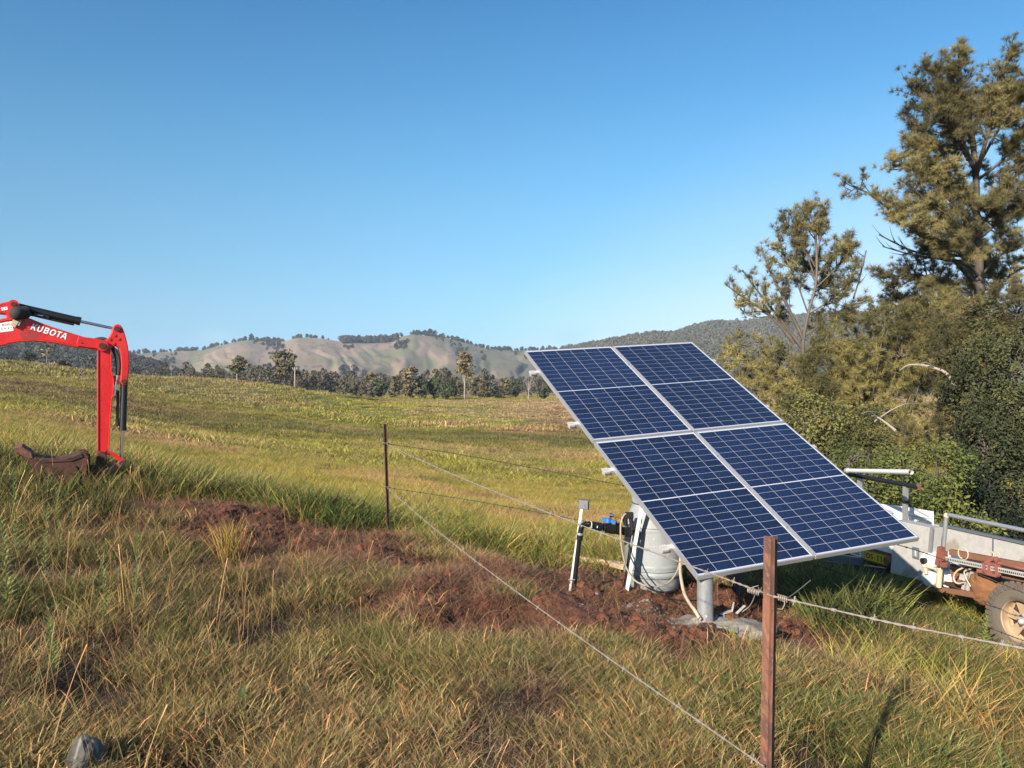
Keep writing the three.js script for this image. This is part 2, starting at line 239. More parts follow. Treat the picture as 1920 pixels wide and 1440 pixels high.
hill(BACK, () => [0.036, 0.045, 0.027], 'far blue wooded ridge just left of the wooded range');
// ───────────────────────── grass ─────────────────────────
// a patch of blades: curved tapering ribbons, darker and browner at the foot
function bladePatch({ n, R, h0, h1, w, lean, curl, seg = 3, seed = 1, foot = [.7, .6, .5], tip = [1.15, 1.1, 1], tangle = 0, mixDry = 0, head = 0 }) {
  const rn = rngOf(seed), pos = [], col = [], idx = [];
  for (let i = 0; i < n; i++) {
    const a0 = rn() * 6.283, rr = Math.sqrt(rn()) * R, bx0 = Math.cos(a0) * rr, bz0 = Math.sin(a0) * rr, h = lerp(h0, h1, rn() * rn() * .6 + rn() * .4), az = rn() * 6.283, ln = lean * (.3 + rn()) + (rn() < tangle ? .9 : 0), ck = curl * (.4 + rn()), wd = w * (.6 + .8 * rn()), ax = Math.cos(az), azz = Math.sin(az), tw = rn() * 6.283, sx = Math.cos(tw), sz = Math.sin(tw);
    const dry = rn() < mixDry, tv = .45 + 1.0 * rn(), t1 = [tv * (.88 + .24 * rn()), tv * (.9 + .2 * rn()), tv * (.85 + .3 * rn())], base = pos.length / 3;
    let x = bx0, y = -.02, z = bz0, th = ln;
    for (let k = 0; k <= seg; k++) {
      const t = k / seg, ww = k === seg ? wd * (head ? 1.4 : .08) : wd * (1 - .55 * t);
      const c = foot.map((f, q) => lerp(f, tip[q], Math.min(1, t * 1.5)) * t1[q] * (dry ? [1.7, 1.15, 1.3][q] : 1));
      pos.push(x - sx * ww / 2, y, z - sz * ww / 2, x + sx * ww / 2, y, z + sz * ww / 2); col.push(...c, ...c);
      if (k < seg) { const a = base + k * 2; idx.push(a, a + 1, a + 2, a + 1, a + 3, a + 2); }
      th += ck / seg; const s = h / seg; x += Math.sin(th) * ax * s; z += Math.sin(th) * azz * s; y += Math.cos(th) * s; if (y < .01) y = .01 + rn() * .01;
    }
  }
  const g = new THREE.BufferGeometry(); g.setAttribute('position', new THREE.Float32BufferAttribute(pos, 3)); g.setAttribute('color', new THREE.Float32BufferAttribute(col, 3)); g.setIndex(idx); g.computeVertexNormals(); return g;
}
const leafMat = (rough = .75, tr = .25) => new THREE.MeshPhysicalMaterial({ color: 0xffffff, roughness: rough, vertexColors: true, transmission: tr, thickness: 0, side: THREE.DoubleSide, specularIntensity: .5 });
const grassMat = leafMat(.8, .3), nearMat = leafMat(.8, .12);
// instances scattered over depth d0..d1, by a density and a colour at each place
function scatter(name, label, geo, N, d0, d1, at, seed, opt = {}) {
  const rn = rngOf(seed), mats = [], cols = [], q = new THREE.Quaternion(), e = new THREE.Euler(), s = V(1, 1, 1), m = new THREE.Matrix4(), p = V(0, 0, 0);
  const t0 = opt.px0 ?? -130, t1 = opt.px1 ?? 2050;
  for (let i = 0; i < N; i++) {
    const d = Math.sqrt(lerp(d0 * d0, d1 * d1, rn())), px = lerp(t0, t1, rn()), x = (px - 960) / F * d, z = -d, r1 = rn(), r2 = rn(), r3 = rn(), r4 = rn(), r5 = rn();
    const o = at(x, z, px, d, r1, r2); if (!o) continue;
    const sc = o.s * (.7 + .6 * r3); p.set(x, groundH(x, z) - .005, z); e.set((r4 - .5) * .25, r1 * 6.283 * 7, (r5 - .5) * .25); q.setFromEuler(e); s.set(sc, sc * (o.y ?? 1), sc);
    mats.push(m.compose(p, q, s).clone()); cols.push(o.c);
  }
  const im = new THREE.InstancedMesh(geo, opt.mat ?? grassMat, mats.length), c = new THREE.Color(); im.name = numbered(name);
  mats.forEach((k, i) => { im.setMatrixAt(i, k); im.setColorAt(i, c.setRGB(...cols[i])); }); im.castShadow = im.receiveShadow = true; scene.add(im);
  return tag(im, label, opt.category ?? 'grass', null, 'stuff');
}
const jit = (c, r, k = .3) => { const f = 1 - k / 2 + k * r; return [c[0] * f, c[1] * f, c[2] * f]; };
const mix3 = (a, b, t) => a.map((v, i) => lerp(v, b[i], clamp(t)));
const blocked = (x, z) => ((x - 1.17) ** 2 + (z + 6.78) ** 2 < .09) || ((x - 1.33) ** 2 + (z + 5.55) ** 2 < .16);
// near ground
const hum = (x, z) => fbm(x * 3.3, z * 3.3, 2, 44);
const cleared = (x, z) => x > .0 && x < 1.25 && z > -8.2 && z < -6.65;
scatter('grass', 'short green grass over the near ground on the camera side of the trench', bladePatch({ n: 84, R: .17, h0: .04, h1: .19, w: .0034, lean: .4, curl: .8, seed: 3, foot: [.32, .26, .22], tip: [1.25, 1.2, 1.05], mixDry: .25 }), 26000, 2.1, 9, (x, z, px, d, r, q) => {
  const m = soilMask(x, z), n = fbm(x * 1.5, z * 1.5, 3, 201), k = fbm(x * .6 + 4, z * .6, 2, 205); if (m > .12 + .3 * q * q || blocked(x, z) || (cleared(x, z) && q < .9) || r > (.06 + sstep(.36, .60, n) * .85) * sstep(.34, .52, hum(x, z)) * 1.25) return null;
  return { s: .7 + .8 * n, c: jit(mix3([.10, .13, .034], [.245, .195, .085], sstep(.36, .66, k + (q - .5) * .6)), q, .8) };
}, 1, { mat: nearMat });
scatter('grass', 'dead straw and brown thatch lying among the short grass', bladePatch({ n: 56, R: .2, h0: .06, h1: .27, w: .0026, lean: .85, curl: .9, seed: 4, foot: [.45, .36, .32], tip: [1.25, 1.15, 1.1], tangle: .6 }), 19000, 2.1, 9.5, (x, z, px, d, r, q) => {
  const m = soilMask(x, z), n = fbm(x * 1.1 + 7, z * 1.1, 3, 211); if (blocked(x, z) || (cleared(x, z) && q < .9) || r > (m > .4 ? (px < 1010 ? .55 : .10) : .95) * sstep(.26, .56, n) * 1.2) return null;
  return { s: .6 + .7 * n, c: jit(mix3(m > .1 ? [.27, .14, .082] : fbm(x * .9, z * .9, 3, 215) > .5 ? [.19, .095, .056] : [.13, .09, .05], [.29, .235, .125], q * 1.2 - (m > .1 ? .35 : .1)), r, .8) };
}, 2, { mat: nearMat });
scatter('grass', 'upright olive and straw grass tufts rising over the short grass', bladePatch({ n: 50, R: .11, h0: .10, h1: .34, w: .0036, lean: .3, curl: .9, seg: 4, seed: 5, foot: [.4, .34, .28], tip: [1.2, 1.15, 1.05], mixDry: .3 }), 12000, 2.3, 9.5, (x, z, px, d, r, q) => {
  const m = soilMask(x, z), n = fbm(x * .8 + 2, z * .8, 3, 221), left = 1 - sstep(300, 900, px), right = sstep(1450, 1750, px) * (1 - sstep(6, 8, d)); if (m > .2 + .5 * q * q || blocked(x, z) || (cleared(x, z) && q < .9) || r > (-.68 + 1.3 * n + .3 * right + .15 * left + (hum(x, z) - .45) * 1.6) * (m > .2 ? .35 : 1)) return null;
  return { s: .5 + .45 * n + .4 * left * sstep(3.5, 6, d) + .4 * right, c: jit(mix3([.115, .15, .036], [.33, .28, .11], q * .9 - .1 + right * .25), r, .7) };
}, 3, { mat: nearMat });
scatter('grass', 'thin seeding stalks standing above the near grass', bladePatch({ n: 5, R: .2, h0: .3, h1: .65, w: .0024, lean: .16, curl: .5, seg: 5, seed: 6, tip: [1.2, 1.05, .9], head: 1 }), 900, 2.4, 9, (x, z, px, d, r, q) => {
  const n = fbm(x * .7, z * .7, 2, 231), left = 1 - sstep(200, 800, px); if (r > .1 + .5 * n + .5 * left) return null;
  return { s: .55 + .35 * left + .15 * n, c: jit([.38, .29, .14], q, .7) };
}, 4);
// taller grass along the bank, under the truck and out over the paddock
scatter('grass', 'tall dark green blades along the bank behind the trench and under the truck', bladePatch({ n: 60, R: .2, h0: .2, h1: .55, w: .009, lean: .2, curl: .9, seg: 4, seed: 7, foot: [.6, .6, .5] }), 9000, 5.2, 13, (x, z, px, d, r, q) => {
  const m = soilMask(x, z), n = fbm(x * .8, z * .8, 3, 241), right = sstep(1480, 1560, px), L = d - lerp(8.5, 8.6, clamp(px / 700)), bank = Math.exp(-(((d - 8.75) / .6) ** 2)) * (1 - sstep(640, 760, px)) * sstep(.38, .55, fbm(x * 1.3, z * 1.3, 2, 249)) * 1.4; const byBucket = d > 6.9 && d < 9.2 && px < 300 ? .55 * (1 - sstep(200, 300, px)) : 0; if (m > .3 || blocked(x, z) || r > byBucket + bank * (.3 + n) + right * (d > 5.5 ? (px > 1790 && d < 7.4 ? .12 : .8) : .1) + (d > 8 && px > 1400 ? .25 : 0)) return null;
  return { s: (.6 + .5 * n + .2 * right) * (px > 1640 && d > 5.4 ? .55 : 1), c: jit(mix3([.07, .095, .026], [.30, .29, .08], q * (.4 + n) * (d > 9.2 ? 1.4 : .75)), r, .5) };
}, 5);
scatter('grass', 'yellow-green meadow grass filling the paddock beyond the trench', bladePatch({ n: 120, R: .34, h0: .12, h1: .44, w: .0075, lean: .38, curl: .9, seg: 3, seed: 8, mixDry: .15, foot: [.55, .62, .55] }), 52000, 8.2, 34, (x, z, px, d, r, q) => {
  const n = fbm(x * .35, z * .35, 3, 251), n2 = fbm(x * 1.1, z * 1.1, 2, 255); if (soilMask(x, z) > .2 || r > .55 + .6 * n2) return null;
  const f = fieldColor(x, z); return { s: .55 + .9 * n, y: .55 + .7 * n2, c: jit(mix3(mix3(f, [.19, .21, .05], sstep(.5, .75, n) * .7), [.44, .34, .16], q > .75 ? .7 : 0), r, .7) };
}, 6);
scatter('grass', 'tussocky pasture across the middle of the paddock and the gully', bladePatch({ n: 90, R: .8, h0: .18, h1: .5, w: .03, lean: .35, curl: .9, seg: 2, seed: 9, foot: [.7, .72, .66] }), 42000, 32, 100, (x, z, px, d, r, q) => {
  const n = fbm(x * .18, z * .18, 3, 261); if (r > .3 + .9 * n) return null; return { s: .7 + .8 * n, y: .5 + .9 * n, c: jit(mix3(fieldColor(x, z), [.40, .30, .15], q > .85 ? .5 : 0), r, .85) };
}, 7, { px0: -60, px1: 1980 });
scatter('grass', 'far pasture tussocks up to the valley trees', bladePatch({ n: 80, R: 1.7, h0: .2, h1: .55, w: .11, lean: .4, curl: .9, seg: 2, seed: 10, foot: [.7, .72, .66] }), 52000, 95, 330, (x, z, px, d, r, q) => {
  const n = fbm(x * .09, z * .09, 3, 271); if (r > .1 + 1.0 * n) return null; return { s: .6 + .7 * n, y: .45 + 1.1 * n, c: jit(fieldColor(x, z), q, .9) };
}, 8, { px0: -60, px1: 1980 });
// loose earth and cut stalks on the soil
{
  const g = new THREE.IcosahedronGeometry(.03, 1), p = g.attributes.position; for (let i = 0; i < p.count; i++) { const f = .75 + .5 * hash(Math.round(p.getX(i) * 900), Math.round(p.getY(i) * 900), Math.round(p.getZ(i) * 900)); p.setXYZ(i, p.getX(i) * f, p.getY(i) * f * .75, p.getZ(i) * f); } g.computeVertexNormals();
  scatter('dirt', 'loose red clods scattered along the filled trench and round the pole', g, 26000, 4.4, 9.2, (x, z, px, d, r, q) => { const m = soilMask(x, z); if (m < .12 || r > m * 1.2 || cleared(x, z) && q > .5) return null; return { s: .2 + .75 * q * q * q + .25 * q, c: jit([.13, .048, .025], q * 7 % 1, .7) }; }, 21, { mat: std(1, 1, 1, 1, 0, { bumpMap: bumpT, bumpScale: .01 }), category: 'soil', px0: 150, px1: 1700 });
  { const gg = g.clone(); gg.scale(.6, .6, .6); scatter('gravel', 'small grey stones spread over the soil beside the concrete footing', gg, 9000, 5.2, 6.4, (x, z, px, d, r, q) => { const e = Math.exp(-(((x - 1.0) / .38) ** 2 + ((z + 5.75) / .3) ** 2)) + .5 * Math.exp(-(((x - 1.55) / .25) ** 2 + ((z + 5.5) / .2) ** 2)); if (r > e * .9) return null; return { s: .25 + .6 * q * q, c: jit([.15, .14, .13], q * 7 % 1, .8) }; }, 31, { mat: std(1, 1, 1, .95), category: 'gravel', px0: 1080, px1: 1460 }); }
  scatter('straw', 'cut dry stalks strewn over the red soil', bladePatch({ n: 9, R: .12, h0: .15, h1: .5, w: .0045, lean: 1.1, curl: .5, seg: 3, seed: 11, tangle: .7, tip: [1, 1, 1], foot: [.9, .9, .9] }), 11000, 4.4, 9.2, (x, z, px, d, r, q) => { const m = soilMask(x, z), n = fbm(x * 1.7, z * 1.7, 2, 281); if (m < .1 || cleared(x, z) || r > (.3 + .8 * (n - .3)) * (px < 1010 ? 1 : .45)) return null; return { s: .5 + .5 * q, c: jit([.31, .165, .09], r, .8) }; }, 22, { px0: 150, px1: 1600, category: 'straw' });
}
// ───────────────────────── fence: star pickets and barbed wires ─────────────────────────
function picket(name, label, top, foot, yaw) {
  const t = thing(name, label, 'fence post', foot), L = top.distanceTo(foot), f = .0205, k = .005, pts = [];
  for (let i = 0; i < 3; i++) { const a = i * 2.0944, c = Math.cos(a), s = Math.sin(a), b = a + 1.0472; pts.push([c * f + s * k / 2, s * f - c * k / 2], [c * f - s * k / 2, s * f + c * k / 2], [Math.cos(b) * k * .75, Math.sin(b) * k * .75]); }
  const g = plate(pts, L, 0, .0006); g.rotateX(-Math.PI / 2); g.rotateY(yaw); g.applyQuaternion(new THREE.Quaternion().setFromUnitVectors(UP, top.clone().sub(foot).normalize()));
  const uv = g.attributes.uv; for (let i = 0; i < uv.count; i++) uv.setXY(i, uv.getX(i) * 6 + uv.getY(i) * 2, uv.getY(i) * 2);
  mesh('stake', g, name === 'near' ? M.rust : M.rust, t); return t;
}
const nearTop = P(1447, 1006, 2.15), nearFoot = P(1433, 1560, 2.15); nearFoot.y = groundH(nearFoot.x, nearFoot.z) - .12; nearFoot.x = nearTop.x - .022;
const farTop = P(721, 795, 8.3), farFoot = P(729, 1010, 8.3); farFoot.y = groundH(farFoot.x, farFoot.z) - .08;
const nearPost = picket('fence_post', 'rusty steel star picket standing close in front of the solar panels', nearTop, nearFoot, .52);
const farPost = picket('fence_post', 'thin dark star picket out in the grass at the end of the trench', farTop, farFoot, .3);
farPost.children[0].material = M.darkRust;
function barbedWire(label, pts, r, mat, barbStep, group) {
  const a = pts[0], t = thing('barbed_wire', label, 'wire', a.clone(), group), cv = new THREE.CatmullRomCurve3(pts.map((p) => p.clone().sub(a)), false, 'centripetal'), L = cv.getLength(), n = Math.ceil(L / (r < .0026 ? .03 : .012)), rn = rngOf(Math.round(L * 1000));
  for (const ph of [0, Math.PI]) { const q = []; for (let i = 0; i <= n; i++) { const u = i / n, p = cv.getPointAt(u), w = u * L / .055 * 2 * Math.PI + ph; q.push(p.add(V(Math.cos(w) * r * .3, Math.cos(w) * r * .8, Math.sin(w) * r * .6))); } mesh('strand', new THREE.TubeGeometry(new THREE.CatmullRomCurve3(q), n, r, 5), mat, t); }
  const bs = []; for (let s = barbStep * .5; s < L; s += barbStep * (.85 + .3 * rn())) { const p = cv.getPointAt(s / L), d = cv.getTangentAt(s / L); for (let k = 0; k < 2; k++) { const v = V(rn() - .5, rn() - .5, rn() - .5).cross(d).normalize().multiplyScalar(.013); bs.push(rod(p.clone().sub(v).addScaledVector(d, .004), p.clone().add(v), r * .75, r * .3, 4)); } bs.push(rod(p.clone().addScaledVector(d, -.005), p.clone().addScaledVector(d, .007), r * 2.3, r * 2.3, 6)); }
  if (bs.length) tag(mesh('barbs', bs, mat, t), null, null, null, 'stuff'); return t;
}
const sag = (a, b, k, n = 6) => Array.from({ length: n + 1 }, (_, i) => { const t = i / n, p = a.clone().lerp(b, t); p.y -= 4 * t * (1 - t) * k; return p; });
const nT = P(1449, 1118, 2.13), nB = P(1432, 1437, 2.13), fT = P(724, 832, 8.28), fB = P(726, 914, 8.28);
barbedWire('upper barbed wire running from the far star picket to the near one', sag(fT, nT, .03), .0019, M.wire, .13);
barbedWire('lower barbed wire slanting over the grass from the far picket to the near one', sag(fB, nB, .05), .0019, M.wire, .13);
barbedWire('barbed wire running from the near star picket across the front of the truck shadow', [nT.clone(), P(1560, 1143, 2.12), P(1700, 1174, 2.1), P(1920, 1216, 2.06), P(2500, 1330, 1.98)], .0022, M.wire, .11);
barbedWire('upper dark wire going behind the panels and past the grey toolbox', [fT.clone(), P(850, 850, 8.2), P(1140, 905, 7.7), P(1400, 957, 7.25), P(1670, 1018, 6.75), P(1760, 1046, 6.6), P(1920, 1112, 6.3), P(2100, 1180, 6.1)], .0026, M.wireDark, .16);
barbedWire('lower dark wire passing behind the pump and through the grass under the truck', [fB.clone(), P(900, 941, 8.1), P(1100, 978, 7.7), P(1300, 1016, 7.2), P(1507, 1053, 6.8), P(1655, 1104, 6.5), P(1725, 1130, 6.4), P(1840, 1172, 6.2), P(2050, 1250, 6.0)], .0024, M.wireDark, .16);
{ // tie wires
  const coil = (c, ax, r, n, len) => { const q = []; for (let i = 0; i <= n * 8; i++) { const t = i / (n * 8), w = t * n * 6.283; q.push(c.clone().addScaledVector(ax, (t - .5) * len).add(V(0, Math.cos(w) * r, Math.sin(w) * r))); } return q; };
  const ax = V(1, -.28, .1).normalize(), tie = thing('tie_wire', 'coil of tie wire knotting the barbed wire to the near star picket', 'wire', nT.clone());
  const o = nT.clone(), sub = (q) => q.map((p) => p.clone().sub(o));
  mesh('coil', [tube(sub(coil(P(1412, 1109, 2.13), ax, .0065, 7, .032)), .0014, 110, 5), tube(sub(coil(P(1467, 1122, 2.13), ax, .008, 5, .026)), .0014, 90, 5)], M.wire, tie);
  [tube(sub([P(1417, 1110, 2.13), P(1412, 1125, 2.15), P(1404, 1138, 2.17), P(1392, 1147, 2.18)]), .0012, 20, 5), tube(sub([P(1466, 1122, 2.13), P(1471, 1131, 2.12), P(1466, 1142, 2.12), P(1458, 1141, 2.12)]), .0012, 20, 5), tube(sub([P(1472, 1124, 2.13), P(1490, 1112, 2.2), P(1520, 1088, 2.3)]), .0011, 12, 5), tube(sub([P(1404, 1106, 2.13), P(1412, 1101, 2.12), P(1422, 1098, 2.12)]), .0012, 10, 5)].forEach((g) => mesh('loose_end', g, M.wire, tie));
  for (const [p, l] of [[fT, 'twist of tie wire holding the upper wires to the far picket'], [fB, 'twist of tie wire holding the lower wires to the far picket']]) { const t = thing('tie_wire', l, 'wire', p.clone()); mesh('coil', [tube(coil(V(0, 0, 0), V(.3, 1, .1).normalize(), .034, 4, .035).map((q) => V(q.z, q.y * .25 + .0, q.x * .4 + q.y)), .0022, 100, 5), tube([V(-.01, 0, .03), V(-.05, .03, .03), V(-.06, .05, .02)], .002, 8, 5)], M.wire, t); }
}
// ───────────────────────── solar array ─────────────────────────
const AU = V(.935, .065, -.35).normalize(), AV0 = V(-.335, .488, -.806), AV = AV0.clone().addScaledVector(AU, -AV0.dot(AU)).normalize(), AN = AU.clone().cross(AV);
const BL = V(1.272, EYE - 1.318, -5.435), onArray = (u, v, n = 0) => BL.clone().addScaledVector(AU, u).addScaledVector(AV, v).addScaledVector(AN, n);
{
  const foot = V(1.352, 0, -5.56); foot.y = groundH(foot.x, foot.z);
  const arr = thing('solar_array', 'tilted array of four blue solar panels on galvanised posts behind the near picket', 'solar panels', foot);
  const basis = new THREE.Matrix4().makeBasis(AU, AV, AN), qa = new THREE.Quaternion().setFromRotationMatrix(basis), W = .995, H = 1.69, GAP = .02, T = .035;
  const polyT = (seed) => { const pts = [], rn = rngOf(seed); for (let i = 0; i < 420; i++) pts.push([rn(), rn(), rn()]); return tex(256, 128, (u, v) => { let b = 9, k = 0; for (const p of pts) { let dx = Math.abs(u - p[0]), dy = Math.abs(v - p[1]) * .5; dx = Math.min(dx, 1 - dx); const d = dx * dx + dy * dy; if (d < b) { b = d; k = p[2]; } } const f = .62 + .75 * k, bus = Math.abs(((u * 5 + .5) % 1) - .5) < .022 ? 1 : 0, fin = ((v * 40) % 1) < .18 ? .06 : 0; return [lerp(.092 * f + fin * .25, .36, bus * .4), lerp(.130 * f + fin * .3, .38, bus * .4), lerp(.245 * f + fin * .4, .44, bus * .35)]; }, true); };
  const cellMats = [1, 2, 3, 4].map((s) => new THREE.MeshPhysicalMaterial({ map: polyT(s), roughness: .45, clearcoat: .8, clearcoatRoughness: .04, color: new THREE.Color().setRGB(...[[.62, .62, .66], [.8, .85, .9], [.7, .7, .72], [.95, 1, 1]][s - 1]) }));
  const cellG = new THREE.BoxGeometry(.1568, .0781, .001), frameParts = () => [cube(W, .011, T, W / 2, .0055, -T / 2), cube(W, .011, T, W / 2, H - .0055, -T / 2), cube(.011, H - .022, T, .0055, H / 2, -T / 2), cube(.011, H - .022, T, W - .0055, H / 2, -T / 2), cube(W - .03, .02, .002, W / 2, .022, -T + .001), cube(.02, H - .06, .002, .022, H / 2, -T + .001), cube(.02, H - .06, .002, W - .022, H / 2, -T + .001)];
  const frameG = merge(frameParts()), sheetG = cube(W - .022, H - .022, .004, W / 2, H / 2, -.006);
  const rn = rngOf(77); let left = 300;
  for (const [ci, ri] of [[0, 0], [1, 0], [0, 1], [1, 1]]) {
    const p = mesh('solar_panel', sheetG, M.backsheet, arr); p.position.copy(onArray(ci * (W + GAP), ri * (H + GAP))).sub(foot); p.quaternion.copy(qa);
    mesh('frame', frameG, M.alu, p); const rest = [];
    for (let r = 0; r < 20; r++) for (let c = 0; c < 6; c++) {
      const x = W / 2 + (c - 2.5) * .1605, y = H / 2 + (r - 9.5) * .0815 + (r > 9 ? .005 : -.005), g = cellG; const mi = (ci + ri * 2 + (rn() < .3 ? 1 : 0)) % 4;
      if (left > 0) { left--; const m = mesh('solar_cell', g, cellMats[[0, 1, 1, 0][mi]], p); m.position.set(x, y, -.0035); } else { const k = g.clone(); k.translate(x, y, -.0035); rest.push(k); }
    }
    if (rest.length) tag(mesh('solar_cells', rest, cellMats[ri ? (ci ? 2 : 3) : 0], p), null, null, null, 'stuff');
    mesh('junction_box', [bx(.11, .09, .025, W / 2, H / 2, -.024)], M.black, p);
  }
  const L = (u, v, n) => onArray(u, v, n).sub(foot), rail = (v) => [beam(L(-.075, v, -T - .022), L(2.09, v, -T - .022), .042, .042, AN), beam(L(-.08, v, -T - .012), L(-.03, v, -T - .012), .062, .018, AN)];
  for (const v of [.36, 1.33, 2.05, 3.02]) mesh('rail', rail(v), M.aluDull, arr);
  mesh('clamp', [[W + GAP / 2, .36], [W + GAP / 2, 1.33], [W + GAP / 2, 2.05], [W + GAP / 2, 3.02]].map(([u, v]) => { const g = cube(.042, .05, .005, 0, 0, 0); g.applyQuaternion(qa); const q = L(u, v, .0035); g.translate(q.x, q.y, q.z); return g; }), M.alu, arr);
  mesh('beam', [beam(L(.3, .3, -.13), L(.3, 3.1, -.13), .06, .1, AU), beam(L(1.72, .3, -.13), L(1.72, 3.1, -.13), .06, .1, AU)], M.galv, arr);
  const post = (x, z, r, m, to) => { const g = groundH(x, z); return mesh('post', rod(V(x, g - .1, z).sub(foot), V(x, to, z).sub(foot), r, r, 28), m, arr); };
  const under = (x, z) => { const d = V(x, 0, z).sub(BL); d.y = 0; const a = new THREE.Matrix3(); const uu = (d.x * AV.z - d.z * AV.x) / (AU.x * AV.z - AU.z * AV.x), vv = (AU.x * d.z - AU.z * d.x) / (AU.x * AV.z - AU.z * AV.x); return BL.y + AU.y * uu + AV.y * vv; };
  post(1.352, -5.56, .056, M.galv, under(1.352, -5.56) - .045);
  post(1.93, -6.72, .032, M.darkGrey, under(1.93, -6.72) - .1); post(1.36, -7.75, .05, M.galv, under(1.36, -7.75) - .12); post(2.05, -7.9, .045, M.galv, under(2.05, -7.9) - .14);
  mesh('bolt', [pin(0, 0, .009, .05, .062, 10)].map((g) => { g.translate(-.006, .10, 0); return g; }), M.aluDull, arr);
  // concrete round the pole
  const rn2 = rngOf(5), pts = []; for (let i = 0; i < 22; i++) { const a = i / 22 * 6.283, r = .36 * (.7 + .5 * rn2()); pts.push([Math.cos(a) * r * 1.15, Math.sin(a) * r * .8]); }
  const cg = new THREE.SphereGeometry(.36, 60, 30).scale(1, .16, 1); const cp = cg.attributes.position; for (let i = 0; i < cp.count; i++) { const x = cp.getX(i), z = cp.getZ(i), f = 1 + .7 * (fbm(x * 6 + 3, z * 6, 4, 3) - .5); cp.setXYZ(i, x * f * 1.25, cp.getY(i) + .07 * (fbm(x * 14, z * 14, 4, 8) - .5), z * f * .8); } cg.computeVertexNormals();
  const pad = mesh('concrete_footing', cg, M.concrete); pad.position.set(foot.x + .0, foot.y - .005, foot.z + .06); tag(pad, 'rough pale concrete poured round the foot of the galvanised pole', 'concrete');
  const scrap = thing('metal_offcut', 'bent strip of sheet metal lying by the concrete footing', 'scrap metal', V(1.56, groundH(1.56, -5.72) + .02, -5.72));
  mesh('strip', [beam(V(-.06, .0, 0), V(.03, .02, -.02), .03, .006), beam(V(.03, .02, -.02), V(.045, .08, -.03), .006, .02, V(0, 0, 1)), beam(V(.05, .01, .02), V(.12, .06, -.01), .02, .006)], M.aluDull, scrap);
}
